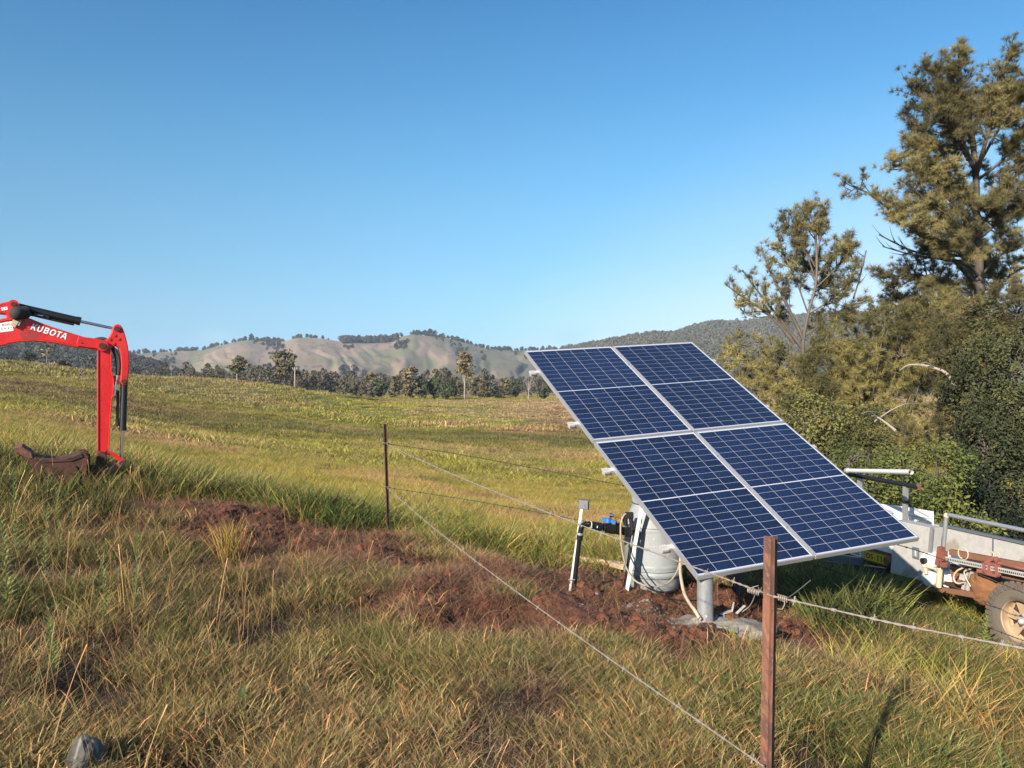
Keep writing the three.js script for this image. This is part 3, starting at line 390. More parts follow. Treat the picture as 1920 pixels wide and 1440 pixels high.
// ───────────────────────── pump tank and pipework ─────────────────────────
{
  const c = V((1224 - 960) / F * 6.8, 0, -6.8); c.y = groundH(c.x, c.z) - .02; const s = 6.8 / F, yb = (EYE - (1101 - 720) * s) - c.y;       // height of the tank foot over its own base
  const tank = thing('pump_tank', 'grey bottle-shaped plastic tank standing under the lower left of the panels', 'tank', c);
  const y = (py) => (1101 - py) * s + Math.max(yb, 0), pr = [[0, 1103], [42, 1103], [47, 1098], [50, 1086], [52, 1073], [55, 1071], [55.5, 1066], [53, 1063], [53, 1058], [54.5, 1056], [54, 1052], [53, 1050], [53, 992], [54.5, 990], [54.5, 984], [52.5, 982], [40, 950], [37.5, 944], [37.5, 941], [39, 940], [39, 930], [36, 926], [0, 924]].map(([r, py]) => new THREE.Vector2(r * s, y(py)));
  mesh('body', new THREE.LatheGeometry(pr, 48), M.tank, tank);
  const ring = new THREE.TorusGeometry(37.7 * s, .004, 6, 40); ring.rotateX(Math.PI / 2); ring.translate(0, y(942.5), 0); mesh('seal', ring, M.black, tank);
  const ring2 = (py, r) => { const g = new THREE.TorusGeometry(r * s, .003, 6, 48); g.rotateX(Math.PI / 2); g.translate(0, y(py), 0); return g; }; mesh('groove', [ring2(1062, 53.2), ring2(983, 53.4), ring2(1074, 52.2)], M.darkGrey, tank);
  const rv = []; for (let k = 0; k < 9; k++) { const a = 1.7 + .0; rv.push(new THREE.SphereGeometry(.006, 8, 6).translate(Math.cos(a) * 53 * s, y(1085 - k * 14), Math.sin(a) * 53 * s)); } mesh('rivet', rv.slice(2, 7), M.alu, tank);
  // riser pipe with its stake on the left, valve run, and second riser
  const D1 = 6.35, D2 = 6.5, r0 = P(1072, 1112, D1), pipe = thing('water_pipe', 'black poly riser pipe with elbow, blue-handled valve and brass fittings running to the tank', 'pipe', V(r0.x, groundH(r0.x, r0.z), r0.z)), o = pipe.position, q = (px, py, d) => P(px, py, d).sub(o);
  const foot = q(1073, 1108, D1); foot.y = -.05; const foot2 = q(1170, 1120, D2); foot2.y = -.04 + groundH(P(1170, 1120, D2).x, -D2) - o.y;
  const tp = q(1091, 992, D1);
  mesh('riser', [rod(foot, q(1087, 1008, D1), .019, .019, 20)], M.blackPipe, pipe);
  mesh('elbow', [tube([q(1087.5, 1006, D1), q(1089, 995, D1), q(1092, 986, D1), q(1100, 983, D1 + .02), q(1106, 984.5, D1 + .03)], .022, 24, 16), rod(q(1086.3, 1012, D1), q(1088, 1002, D1), .026, .026, 18)], M.blackPipe, pipe);
  mesh('clip', [rod(q(1087.2, 1003, D1), q(1087.8, 999, D1), .0275, .0275, 18), rod(q(1066, 1087, D1), q(1078, 1087, D1 - .03), .004, .004, 8)], M.galv, pipe);
  const a = q(1104, 984, D1 + .03), b = q(1193, 1000, D2 + .06), at = (t) => a.clone().lerp(b, t), seg = (t0, t1, r) => rod(at(t0), at(t1), r, r, 20);
  const rb = []; for (let k = 0; k < 11; k++) rb.push(seg(.30 + k * .035, .30 + k * .035 + .02, .036)); mesh('compression_fitting', [seg(.0, .97, .022), seg(.0, .06, .031), seg(.08, .24, .034), seg(.72, .86, .034), seg(.9, .99, .038), ...rb], M.black, pipe);
  mesh('label_band', [seg(.012, .025, .0325), bx(.018, .016, .004, at(.15).x, at(.15).y, at(.15).z + .033)], M.whitePlain, pipe);
  mesh('valve_body', [seg(.36, .52, .04), rod(at(.43), at(.43).add(V(0, .06, 0)), .018, .018, 12)], M.black, pipe);
  const h = at(.40).add(V(0, .062, .0)); mesh('valve_handle', [beam(h.clone().add(V(-.05, .012, -.01)), h.clone().add(V(.06, -.010, .015)), .03, .024), rod(h.clone().add(V(.0, -.015, 0)), h.clone().add(V(0, .02, 0)), .03, .026, 16)], M.blue, pipe);
  const g1 = q(1156, 983, D2), g2 = q(1152, 968, D2), g3 = q(1143, 966, D2), g4 = q(1166, 972, D2); mesh('brass_tee', [rod(g1, g2, .009, .009, 12), rod(q(1150, 967, D2), g4, .008, .008, 12), rod(q(1166, 976, D2), q(1166, 966, D2), .012, .012, 12)], M.brass, pipe);
  mesh('gauge', [rod(g3, q(1147.5, 966.5, D2), .019, .019, 18), rod(q(1147.5, 966.5, D2), q(1150, 967, D2), .012, .012, 14)], M.chrome, pipe);
  mesh('pressure_switch', [bx(.065, .05, .05, q(1180, 966, D2).x, q(1180, 966, D2).y, q(1180, 966, D2).z), rod(q(1172, 966, D2), q(1173, 985, D2), .022, .018, 14), rod(q(1183, 972, D2), q(1186, 994, D2), .018, .018, 14), seg(.8, .86, .042), bx(.05, .028, .05, q(1160, 984, D2).x, q(1160, 984, D2).y, q(1160, 984, D2).z)], M.black, pipe);
  mesh('riser', [rod(foot2, q(1183, 1024, D2), .016, .016, 18), rod(q(1183, 1024, D2), q(1187, 1001, D2 + .03), .02, .02, 18)], M.blackPipe, pipe);
  mesh('cable_clip', [rod(q(1186, 1018, D2), q(1196, 1021, D2 - .02), .004, .004, 6), rod(q(1173, 1094, D2), q(1182, 1097, D2 - .02), .004, .004, 6)], M.black, pipe);
  const ang = thing('angle_stake', 'tall white aluminium stake leaning in front of the tank', 'stake', V(P(1174, 1122, D2 - .05).x, 0, -D2 + .05)); ang.position.y = groundH(ang.position.x, ang.position.z); const qa2 = (px, py, d) => P(px, py, d).sub(ang.position), af = qa2(1174, 1123, D2 - .05); af.y = -.03;
  mesh('stake', [beam(af, qa2(1203, 953, D2 - .02), .026, .004, V(0, 0, 1)), beam(af.clone().add(V(-.011, 0, -.0145)), qa2(1203, 953, D2 - .02).add(V(-.011, 0, -.0145)), .004, .024, V(0, 0, 1))], std(.78, .78, .78, .5, .1), ang);
  const st = thing('sensor_post', 'pale stake with a small grey square head strapped to the black riser', 'stake', V(P(1068, 1098, D1).x, 0, -D1)); st.position.y = groundH(st.position.x, st.position.z); const qs = (px, py) => P(px, py, D1 + .02).sub(st.position), sf = qs(1067, 1098); sf.y = -.03;
  mesh('stake', [beam(sf, qs(1090.5, 952), .022, .005, V(0, 0, 1))], std(.66, .64, .6, .5, .1), st); const hp = qs(1094, 946); mesh('head', [bx(.075, .07, .022, hp.x, hp.y, hp.z, [0, -.15, -.06])], std(.2, .2, .21, .5, .2, { map: wearT }), st); mesh('head_rim', [bx(.085, .08, .016, hp.x + .004, hp.y, hp.z - .014, [0, -.15, -.06])], M.darkGrey, st);
  // hoses
  const hose = (name, label, pts, r, m) => { const b0 = pts[0], t = thing(name, label, 'hose', b0.clone()); mesh('hose', tube(pts.map((p) => p.clone().sub(b0)), r, 60, 8), m, t); return t; };
  hose('hose', 'thin beige hose looping down from the valve round the front of the tank', [P(1183, 963, 6.5), P(1172, 964, 6.48), P(1165, 978, 6.46), P(1164, 1010, 6.45), P(1169, 1045, 6.45), P(1176, 1068, 6.45), P(1190, 1088, 6.42), P(1210, 1098, 6.4), P(1232, 1100, 6.42), P(1255, 1091, 6.48), P(1268, 1074, 6.55), P(1276, 1052, 6.62)], .0075, M.beigeHose);
  hose('cable', 'black cable drooping from the tank along the soil to the pole', [P(1179, 1022, 6.46), P(1184, 1048, 6.4), P(1205, 1082, 6.38), P(1222, 1102, 6.3), P(1245, 1118, 6.15), P(1270, 1125, 6.0), P(1305, 1126, 5.75)], .006, M.black);
  hose('hose', 'thick white conduit curving from the tank down into the concrete at the pole', [P(1276, 1046, 6.3), P(1275.5, 1070, 6.15), P(1278, 1090, 6.0), P(1283, 1112, 5.85), P(1292, 1130, 5.7), P(1303, 1145, 5.55), P(1312, 1160, 5.47)], .0125, M.cream);
}
// timber lengths on the soil behind the riser
for (const [a, b, m, l] of [[[1022, 1049], [1102, 1061], M.timber, 'left pale timber length lying on the soil behind the black riser'], [[1100, 1060.5], [1172, 1066], M.timber, 'right pale timber length lying on the soil and ending at the tank'], [[1000, 1046], [1024, 1050], M.darkRust, 'short dark weathered stick in line with the pale timber lengths'], [[1146, 1071], [1168, 1078], M.timber, 'short pale timber offcut beside the tank foot']]) {
  const g = (px, py) => { let d = 6.2; for (let k = 0; k < 40; k++) { const gy = groundH((px - 960) / F * d, -d), want = EYE - (py - 720) / F * d; d += (want - gy) * .8; d = clamp(d, 5, 9); } return V((px - 960) / F * d, groundH((px - 960) / F * d, -d) + .075, -d); };
  const A = g(...a), B = g(...b), t = thing('timber_length', l, 'timber', A.clone()); mesh('board', beam(V(0, 0, 0), B.sub(A), .04, .05), m, t);
}
// ───────────────────────── digger arm ─────────────────────────
const font = await new FontLoader().loadAsync('fonts/droid/droid_sans_bold.typeface.json');
function canvasTex(w, h, draw) { const c = document.createElement('canvas'); c.width = w; c.height = h; draw(c.getContext('2d'), w, h); const t = new THREE.CanvasTexture(c); t.colorSpace = THREE.SRGBColorSpace; return t; }
{
  const o = P(190, 905, 8.3); o.y = groundH(o.x, o.z); const f = facing(o, .5, .86), ex = thing('excavator_arm', 'red mini excavator boom and dipper arm reaching in with its bucket down in the grass', 'excavator', o); ex.rotation.y = f.turn;
  const Z = (zx, zy, off = 0) => f.local(zx / 3.6, zy / 3.6 + 540, off), z2 = (zx, zy) => { const p = Z(zx, zy); return [p.x, p.y]; }, zs = (l) => l.map((p) => z2(...p)), R = (v) => v * 8.1 / F / 3.6;
  const zdisc = (x, y, r, n = 16) => { const [a, b] = z2(x, y); return disc(a, b, R(r), n); };
  // boom
  const boom = [[-900, 1150], [-700, 700], [-420, 520], [-200, 452], [0, 388], [60, 370], [120, 359], [230, 353], [350, 363], [440, 380], [530, 400], [600, 410], [665, 421], [712, 420], [726, 395], [708, 358], [660, 345], [565, 332], [430, 290], [300, 247], [205, 208], [165, 198], [148, 160], [132, 112], [112, 92], [92, 88], [66, 92], [30, 100], [0, 108], [-120, 150], [-300, 240], [-520, 330], [-800, 560], [-1050, 1150]];
  mesh('boom', plate(zs(boom), .13, -.065, .012, [zs([[-120, 215], [-60, 180], [0, 176], [40, 182], [46, 196], [34, 206], [0, 214], [-80, 228]]).reverse(), zdisc(555, 378, 10).reverse()]), M.red, ex);
  mesh('flange', [plate(zs([[0, 226], [60, 214], [118, 204], [118, 212], [60, 222], [0, 236], [-140, 270], [-140, 258]]), .15, -.075, .004), plate(zs([[0, 383], [60, 366], [120, 355], [230, 349], [350, 359], [530, 395], [530, 404], [350, 368], [230, 358], [120, 364], [60, 375], [0, 393], [-200, 458], [-200, 448]]), .152, -.076, .003), plate(zs([[528, 330], [570, 334], [690, 356], [690, 415], [600, 405], [520, 392], [516, 372]]), .144, -.072, .004, [zdisc(555, 378, 10).reverse()])], M.red, ex);
  mesh('boss', [pin(...z2(94, 115), R(30), -.085, .085, 24), pin(...z2(688, 393), R(36), -.085, .085, 24)], M.red, ex);
  [[94, 115, 16, .095], [688, 393, 22, .094], [787, 278, 18, .075], [832, 630, 17, .075], [687, 1115, 18, .075], [820, 1177, 18, .085], [562, 1133, 20, .16], [600, 1236, 20, .16], [687, 1208, 16, .09], [690, 1250, 18, .09], [685, 1170, 16, .09]].forEach(([x, y, r, h]) => mesh('pivot_pin', pin(...z2(x, y), R(r), -h, h, 10), M.darkRust, ex));
  // dipper arm with its curved top plate
  const arm = [[660, 415], [664, 392], [680, 366], [712, 352], [735, 330], [752, 296], [757, 268], [770, 252], [790, 245], [812, 252], [828, 275], [845, 325], [860, 385], [869, 450], [871, 510], [866, 580], [861, 640], [848, 657], [822, 655], [808, 632], [812, 585], [815, 520], [811, 450], [801, 408], [780, 394], [758, 402], [743, 428], [744, 540], [752, 590], [768, 640], [762, 725], [748, 745], [738, 880], [726, 1092], [706, 1128], [672, 1128], [658, 1100]];
  mesh('dipper_arm', plate(zs(arm), .11, -.055, .010), M.red, ex);
  mesh('edge_strip', [plate(zs([[742, 428], [750, 428], [752, 560], [770, 622], [766, 730], [754, 745], [744, 880], [732, 1090], [724, 1090], [736, 880], [746, 740], [758, 725], [760, 625], [744, 565]]), .13, -.065, .004), plate(zs([[656, 420], [664, 420], [664, 1098], [656, 1098]]), .13, -.065, .004)], M.red, ex);
  [[770, 322], [738, 348], [764, 376], [797, 346]].forEach(([x, y]) => mesh('bolt', pin(...z2(x, y), R(9), -.062, .064, 10), M.red, ex));
  mesh('valve_bracket', [plate(zs([[757, 592], [805, 598], [800, 650], [764, 640]]), .06, -.02, .004)], M.red, ex);
  // cylinders
  const cyl = (name, a, b, r1, c, r2) => { const A = Z(...a), B = Z(...b), C = Z(...c); const bar = mesh(name, [rod(A, B, r1, r1, 24), rod(B.clone().lerp(A, .0), B.clone().lerp(A, .07), r1 * 1.1, r1 * 1.1, 24), rod(A, A.clone().lerp(B, .06), r1 * .85, r1 * .85, 20)], M.black, ex); mesh('piston_rod', rod(B, C, r2, r2, 16), M.chrome, bar); return bar; };
  const arc = cyl('arm_cylinder', [120, 128], [545, 226], R(26), [765, 273], R(10)); mesh('hose_pipe', [tube([Z(160, 178, .03), Z(230, 186, .03), Z(330, 210, .03), Z(500, 248, .03)], R(7), 20, 8), bx(R(90), R(26), .04, Z(280, 193).x, Z(280, 193).y, .03, [0, 0, -.23])], M.black, arc);
  mesh('fitting', [rod(Z(255, 182, .06), Z(290, 190, .06), R(6), R(6), 8)], M.chrome, arc);
  const buc = cyl('bucket_cylinder', [838, 640], [828, 962], R(23), [818, 1160], R(12)); mesh('hose_pipe', [tube([Z(796, 690, .02), Z(795, 760, .02), Z(793, 860, .02), Z(795, 932, .02)], R(9), 16, 8)], M.black, buc);
  mesh('copper_end', [rod(Z(787, 885, .02), Z(787, 928, .02), R(7), R(7), 8)], M.brass, buc);
  mesh('hydraulic_hose', [tube([Z(640, 352, 0), Z(690, 344, .01), Z(735, 362, .02), Z(758, 400, .02), Z(782, 450, .02), Z(796, 510, .02), Z(796, 590, .02)], R(15), 30, 10), tube([Z(772, 408, .04), Z(798, 460, .04), Z(806, 520, .04), Z(800, 585, .04)], R(9), 20, 8)], M.rubber, ex);
  mesh('hose_fitting', [rod(Z(794, 590, .03), Z(786, 625, .03), R(11), R(11), 10), rod(Z(784, 630, .03), Z(774, 718, .03), R(12), R(12), 10), bx(R(26), R(34), .03, Z(778, 670).x, Z(778, 670).y, .03)], M.chrome, ex);
  // linkage, hitch, bucket
  mesh('bucket_link', [plate(smooth2(zs([[676, 1098], [720, 1096], [770, 1110], [812, 1140], [838, 1165], [832, 1188], [806, 1176], [770, 1142], [725, 1124], [690, 1128]]), 3), .10, -.05, .004)], M.red, ex);
  mesh('tipping_link', [plate(smooth2(zs([[812, 1160], [840, 1165], [842, 1188], [806, 1205], [760, 1235], [715, 1262], [690, 1268], [678, 1245], [720, 1225], [770, 1195]]), 3), .14, -.07, .004)], M.redWorn, ex);
  mesh('quick_hitch', [plate(zs([[655, 1105], [720, 1125], [718, 1200], [705, 1280], [650, 1300], [580, 1325], [548, 1290], [570, 1225], [610, 1200], [650, 1195]]), .16, -.08, .008)], M.darkRust, ex);
  const bo = [[98, 1068], [150, 1060], [170, 1075], [205, 1092], [236, 1130], [300, 1142], [400, 1146], [480, 1132], [545, 1108], [572, 1104], [598, 1128], [590, 1180], [585, 1230], [600, 1280], [560, 1320], [520, 1380], [420, 1430], [300, 1420], [215, 1370], [180, 1260], [238, 1228], [205, 1170], [160, 1132], [118, 1105]];
  const bu = mesh('bucket', [plate(zs(bo), .44, -.22, .012)], M.darkRust, ex); mesh('side_plate', [plate(zs([[240, 1176], [505, 1186], [540, 1240], [500, 1330], [300, 1350], [215, 1300], [236, 1240]]), .012, .222, .003), plate(zs([[238, 1128], [300, 1140], [400, 1144], [480, 1130], [545, 1106], [556, 1130], [480, 1158], [300, 1166], [240, 1150]]), .46, -.23, .004)], M.darkRust, bu);
  mesh('bucket_tooth', [-.19, -.06, .07, .2].map((w) => plate(zs([[96, 1068], [150, 1058], [215, 1100], [225, 1135], [200, 1140], [140, 1110]]), .05, w - .025, .004)), M.rust, bu);
  mesh('bucket_ear', [plate([...zs([[520, 1190], [510, 1150]]), ...zdisc(562, 1133, 40, 14).slice(0, 9).reverse(), ...zs([[600, 1180], [585, 1230]])], .04, .13, .004), plate([...zs([[520, 1190], [510, 1150]]), ...zdisc(562, 1133, 40, 14).slice(0, 9).reverse(), ...zs([[600, 1180], [585, 1230]])], .04, -.17, .004)], M.darkRust, bu);
  // work lamp
  const lc = Z(117, 172, .10); const lamp = mesh('work_lamp', [new THREE.SphereGeometry(R(46), 24, 16).translate(lc.x, lc.y, lc.z), rod(lc, lc.clone().add(V(R(52), R(14), -.05)), R(44), R(40), 20)], M.rubber, ex);
  mesh('lamp_bracket', [bx(R(34), R(44), .03, Z(100, 243).x, Z(100, 243).y, .085, [0, 0, -.5]), bx(R(24), R(50), .03, Z(128, 232).x, Z(128, 232).y, .08, [0, 0, -.3])], M.cream, ex);
  // lettering and stickers
  const a = Z(204, 279, .066), b = Z(444, 349, .066), len = b.clone().sub(a).length(), txt = new TextGeometry('KUBOTA', { font, size: 1, depth: .001, curveSegments: 4 }); txt.computeBoundingBox(); const bb = txt.boundingBox; txt.translate(-bb.min.x, -bb.min.y, 0); const tall = R(43) / (bb.max.y - bb.min.y); txt.scale(len / (bb.max.x - bb.min.x), tall, 1);
  const sk = new THREE.Matrix4().makeShear(0, 0, .12, 0, 0, 0); txt.applyMatrix4(sk); txt.rotateZ(Math.atan2(b.y - a.y, b.x - a.x)); const back = txt.clone(); back.scale(1, 1, .5); txt.translate(a.x, a.y, .0665); back.translate(a.x + .004, a.y - .004, .0655);
  mesh('lettering', txt, M.whitePlain, ex); mesh('lettering_shadow', back, M.darkGrey, ex);
  const decal = (zx, zy, w, h, rot, t) => { const g = new THREE.BoxGeometry(R(w), R(h), .0015); g.rotateZ(rot); const p = Z(zx, zy); g.translate(p.x, p.y, .0665); mesh('sticker', g, std(1, 1, 1, .5, 0, { map: t }), ex); };
  decal(18, 268, 116, 62, .18, canvasTex(256, 128, (x, w, h) => { x.fillStyle = '#f1efe9'; x.fillRect(0, 0, w, h); x.fillStyle = '#26262e'; x.font = 'bold 44px sans-serif'; x.fillText('NTAN', 128, 52, 112); x.fillStyle = '#222'; for (const [i, s] of [[150, 1], [190, 1.2], [226, .8], [110, 1]]) { x.fillRect(i, 84, 16 * s, 9); x.fillRect(i + 4, 78, 6, 8); x.fillRect(i + 12 * s, 74, 3, 12); } }));
  decal(32, 143, 36, 20, .25, canvasTex(128, 64, (x, w, h) => { x.fillStyle = '#eee'; x.fillRect(0, 0, w, h); x.strokeStyle = '#222'; x.lineWidth = 9; x.beginPath(); x.arc(46, 32, 17, .8, 5.4); x.stroke(); x.beginPath(); x.moveTo(70, 16); x.lineTo(96, 22); x.lineTo(78, 46); x.stroke(); }));
}
// ───────────────────────── truck ─────────────────────────
{
  const hub = P(1911, 1166, 7.2), R0 = .34, o = V(hub.x, groundH(hub.x, hub.z), hub.z), f = facing(V(hub.x, EYE, hub.z), -.954, .30);
  const tr = thing('tray_truck', 'muddy flat-tray work truck parked behind the right end of the solar panels', 'truck', o); tr.rotation.y = f.turn;
  const dy = EYE - o.y, T = (px, py, off = 0) => { const p = f.local(px, py, off); return V(p.x, p.y + dy, off); }, t2 = (px, py, off = 0) => { const p = T(px, py, off); return [p.x, p.y]; }, ts = (l, off = 0) => l.map((p) => t2(p[0], p[1], off));
  const hy = hub.y - o.y, box3 = (x0, x1, y0, y1, z0, z1) => bx(x1 - x0, y1 - y0, z1 - z0, (x0 + x1) / 2, (y0 + y1) / 2, (z0 + z1) / 2);
  // wheel
  const wheel = (x, z, side) => {
    const w = mesh('wheel', (() => { const g = new THREE.LatheGeometry([[.19, -.10], [.25, -.115], [.315, -.10], [.332, -.085], [.335, 0], [.332, .085], [.315, .10], [.25, .115], [.19, .10]].map(([a, b]) => new THREE.Vector2(a, b)), 56); g.rotateX(Math.PI / 2); return [g]; })(), M.tyre, tr); w.position.set(x, hy, z - .1);
    const tread = []; for (let i = 0; i < 34; i++) for (const k of [-1, 1]) { const a = (i + (k > 0 ? .5 : 0)) / 34 * 6.283, g = bx(.036, .034, .078, 0, .343, k * .052, [0, k * .35, 0]); g.rotateZ(a); tread.push(g); const s = bx(.034, .06, .02, 0, .314, k * .106); s.rotateZ(a + .03 * (i % 2)); tread.push(s); } tag(mesh('tread', tread, M.tyre, w), null, null, null, 'stuff');
    const lip = (r, z1, t) => new THREE.TorusGeometry(r, t, 10, 48).translate(0, 0, z1);
    const dish = new THREE.LatheGeometry([[.2, .09], [.185, .07], [.175, -.04], [.02, -.03]].map(([a, b]) => new THREE.Vector2(a, b)), 48); dish.rotateX(Math.PI / 2);
    const rim = mesh('rim', [lip(.196, .088, .011), dish], M.rim, w); const sp = []; for (let i = 0; i < 6; i++) { const g = plate([[-.033, .055], [.033, .055], [.05, .178], [-.05, .178]], .018, .012, .004); g.rotateZ(i / 6 * 6.283 + .3); sp.push(g); }
    mesh('spoke', sp, M.rim, rim); mesh('slot', [new THREE.CircleGeometry(.172, 32).translate(0, 0, -.02)], M.darkRust, rim);
    mesh('hub', [rod(V(0, 0, 0), V(0, 0, .04), .07, .062, 24), rod(V(0, 0, .04), V(0, 0, .075), .034, .028, 20), new THREE.SphereGeometry(.028, 14, 8).translate(0, 0, .075)], M.aluDull, rim); mesh('wheel_nut', Array.from({ length: 6 }, (_, i) => { const a = i / 6 * 6.283; return rod(V(Math.cos(a) * .052, Math.sin(a) * .052, .035), V(Math.cos(a) * .052, Math.sin(a) * .052, .06), .011, .009, 6); }), M.rust, rim);
    return w;
  };
  wheel(0, 0, 1);
  const wb = wheel(0, -1.45, -1);
  // tray floor, chassis
  const yt = T(1840, 1066).y, xr = T(1760, 1080).x, xf = 1.5;
  mesh('chassis', [box3(-3.2, xf, yt - .42, yt - .3, -1.05, -.85), box3(-3.2, xf, yt - .42, yt - .3, -.65, -.45), box3(-1.9, xf, yt - .30, yt - .26, -1.5, -.12)], M.darkRust, tr);
  const yb1 = T(1800, 1112).y, yb2 = T(1800, 1122).y;
  mesh('tray_rail', [plate(ts([[1779, 1030], [1925, 1057], [2100, 1095], [2100, 1108], [1925, 1068], [1779, 1041]], -.05), .05, -.1, .003), plate(ts([[1832, 1064], [1925, 1083], [2100, 1120], [2100, 1135], [1925, 1093], [1832, 1073]], .0), .05, -.05, .003)], M.mudSteel, tr);
  mesh('side_frame', [plate(ts([[1700, 1093], [1756, 1101], [1830, 1111], [1832, 1123], [1772, 1112], [1772, 1108], [1764, 1113], [1740, 1109], [1700, 1098]]), .05, -.06, .003), plate(ts([[1826, 1062], [1838, 1066], [1840, 1115], [1829, 1121], [1830, 1075]]), .06, -.07, .003), plate(ts([[1781, 1064], [1832, 1074], [1830, 1112], [1780, 1102]], -.18), .02, -.2, .002)], M.mudSteel, tr);
  const wh = mesh('toolbox', plate(ts([[1677, 975], [1745, 990], [1735, 1091], [1669, 1074]]), .16, -.16, .006), M.aluDull, tr);
  mesh('edge_trim', [plate(ts([[1744, 989], [1748, 990], [1739, 1094], [1735, 1092]], .004), .03, -.022, .003)], M.galv, wh); const lt = T(1718, 1037); mesh('latch', [bx(.085, .12, .012, lt.x, lt.y, .006)], M.bluegrey, wh); mesh('latch_grip', [bx(.05, .08, .02, lt.x, lt.y, .008), bx(.016, .06, .03, lt.x, lt.y, .012)], M.alu, wh);
  mesh('rear_panel', [plate(ts([[1550, 985], [1678, 1005], [1672, 1060], [1655, 1056], [1650, 1038], [1560, 1016]], -.06), .04, -.1, .004)], M.white, tr);
  mesh('rear_trim', [beam(T(1600, 1021, -.04), T(1674, 1041, -.04), .02, .025)], M.rust, tr);
  mesh('bumper', [plate(ts([[1540, 1036], [1612, 1046], [1612, 1061], [1540, 1048]], -.03), .08, -.1, .006)], M.bluegrey, tr); mesh('step', [plate(ts([[1540, 1052], [1662, 1066], [1655, 1088], [1545, 1072]], -.2), .1, -.3, .006)], M.darkGrey, tr);
  const plateAt = (name, px, py, w, h, t, tilt) => { const p = T(px, py, -.015), g = bx(w, h, .006, 0, 0, 0); const gp = new THREE.BoxGeometry(w, h, .002); gp.translate(0, 0, .005); const b = mesh(name, g, M.darkGrey, tr); b.position.copy(p); b.rotation.z = tilt; const c = mesh('print', gp, std(1, 1, 1, .55, 0, { map: t }), b); return b; };
  plateAt('number_plate', 1640, 1044.5, .40, .118, canvasTex(256, 80, (x, w, h) => { x.fillStyle = '#c9a51f'; x.fillRect(0, 0, w, h); x.strokeStyle = '#1a1608'; x.lineWidth = 4; x.strokeRect(4, 4, w - 8, h - 8); x.fillStyle = '#17130a'; x.font = 'bold 56px sans-serif'; x.fillText('FOS', 16, 60, 106); x.fillRect(130, 38, 8, 8); x.fillText('I', 152, 60); x.fillText('I', 184, 60); x.fillText('I', 216, 60); }), 0);
  plateAt('sign', 1608, 1035.5, .24, .1, canvasTex(192, 80, (x, w, h) => { x.fillStyle = '#d8d2c4'; x.fillRect(0, 0, w, h); x.strokeStyle = '#6a1d14'; x.lineWidth = 4; x.strokeRect(3, 3, w - 6, h - 6); x.fillStyle = '#151515'; x.font = 'bold 60px sans-serif'; x.fillText('BRZ', 20, 60, 150); }), 0);
  const rl = T(1668, 1051, -.03); mesh('tail_lamp', [rod(rl, rl.clone().add(V(0, 0, .05)), .05, .042, 18)], M.rust, tr);
  // far dropside seen from inside, with rail on top, and its posts
  const wo = -1.62; mesh('dropside', [plate(ts([[1748, 982], [1766, 985], [1925, 1019], [2080, 1055], [2080, 1110], [1925, 1068], [1748, 1035]], wo), .03, wo - .03, .003)], M.aluDull, tr);
  mesh('dropside_rail', [beam(T(1764, 984, wo), T(2080, 1053, wo), .05, .03), beam(T(1862, 1006, wo + .01), T(1861, 1050, wo + .01), .012, .012)], M.bluegrey, tr);
  
  mesh('side_rail', [tube([T(1768, 1036, -.05), T(1772, 995, -.05), T(1774.5, 970, -.05), T(1777, 966, -.05), T(1800, 970, -.05), T(1925, 995.5, -.05), T(2080, 1029, -.05)], .021, 60, 12)], M.galv, tr); mesh('rail_elbow', [new THREE.SphereGeometry(.031, 12, 8).translate(...T(1775, 967, -.05).toArray())], M.cream, tr);
  // mudguard caked with soil
  { const g = new THREE.SphereGeometry(1, 28, 20), p = g.attributes.position, c = T(1850, 1100, -.12); for (let i = 0; i < p.count; i++) { const x = p.getX(i), y = p.getY(i), z = p.getZ(i), n = .8 + .45 * fbm(x * 4 + 5, y * 4 + z * 3, 4, 6); p.setXYZ(i, c.x + x * .16 * n, c.y + y * .2 * n, c.z + z * .12 * n); } g.computeVertexNormals(); mesh('mud_cake', g, M.mud, tr); }
  mesh('wheel_arch', [plate(ts([[1840, 1066], [1925, 1083], [2100, 1120], [2100, 1190], [2010, 1130], [1930, 1094], [1870, 1080], [1843, 1076]], -.3), .02, -.32, .003)], M.darkRust, tr);
  // fittings low on the side: white canister, drum ends, beige post, hoses
  const can = T(1742, 1052, .0); mesh('canister', [rod(can.clone().add(V(0, 0, -.35)), can.clone().add(V(0, 0, .02)), .085, .085, 24), new THREE.TorusGeometry(.08, .008, 8, 24).translate(can.x, can.y, .02)], M.whitePlain, tr); mesh('canister_cap', [rod(can.clone().add(V(-.03, 0, .02)), can.clone().add(V(-.03, 0, .06)), .032, .03, 16)], M.black, tr);
  const dr = T(1741, 1085, .0); mesh('drum', [rod(dr.clone().add(V(0, 0, -.4)), dr, .085, .085, 26), new THREE.SphereGeometry(.085, 20, 10).scale(1, 1, .35).translate(dr.x, dr.y, dr.z), rod(T(1776, 1088, -.25), T(1776, 1088, -.15), .07, .07, 20)], M.white, tr);
  mesh('bottle_jack', [rod(T(1736.5, 1076, .06), T(1735.5, 1060, .06), .02, .016, 12), rod(T(1736, 1062, .07), T(1757, 1068, .05), .012, .012, 10)], M.cream, tr);
  mesh('post', [rod(T(1760, 1101, .02), T(1763, 1058, .02), .028, .028, 16)], M.cream, tr);
  mesh('bracket', [beam(T(1808, 1105, -.08), T(1818, 1068, -.08), .03, .05, V(0, 0, 1)), beam(T(1816, 1107, -.05), T(1825, 1072, -.05), .03, .04, V(0, 0, 1)), plate(ts([[1800, 1076], [1812, 1080], [1808, 1090], [1797, 1086]], -.02), .03, -.05, .003)], M.aluDull, tr);
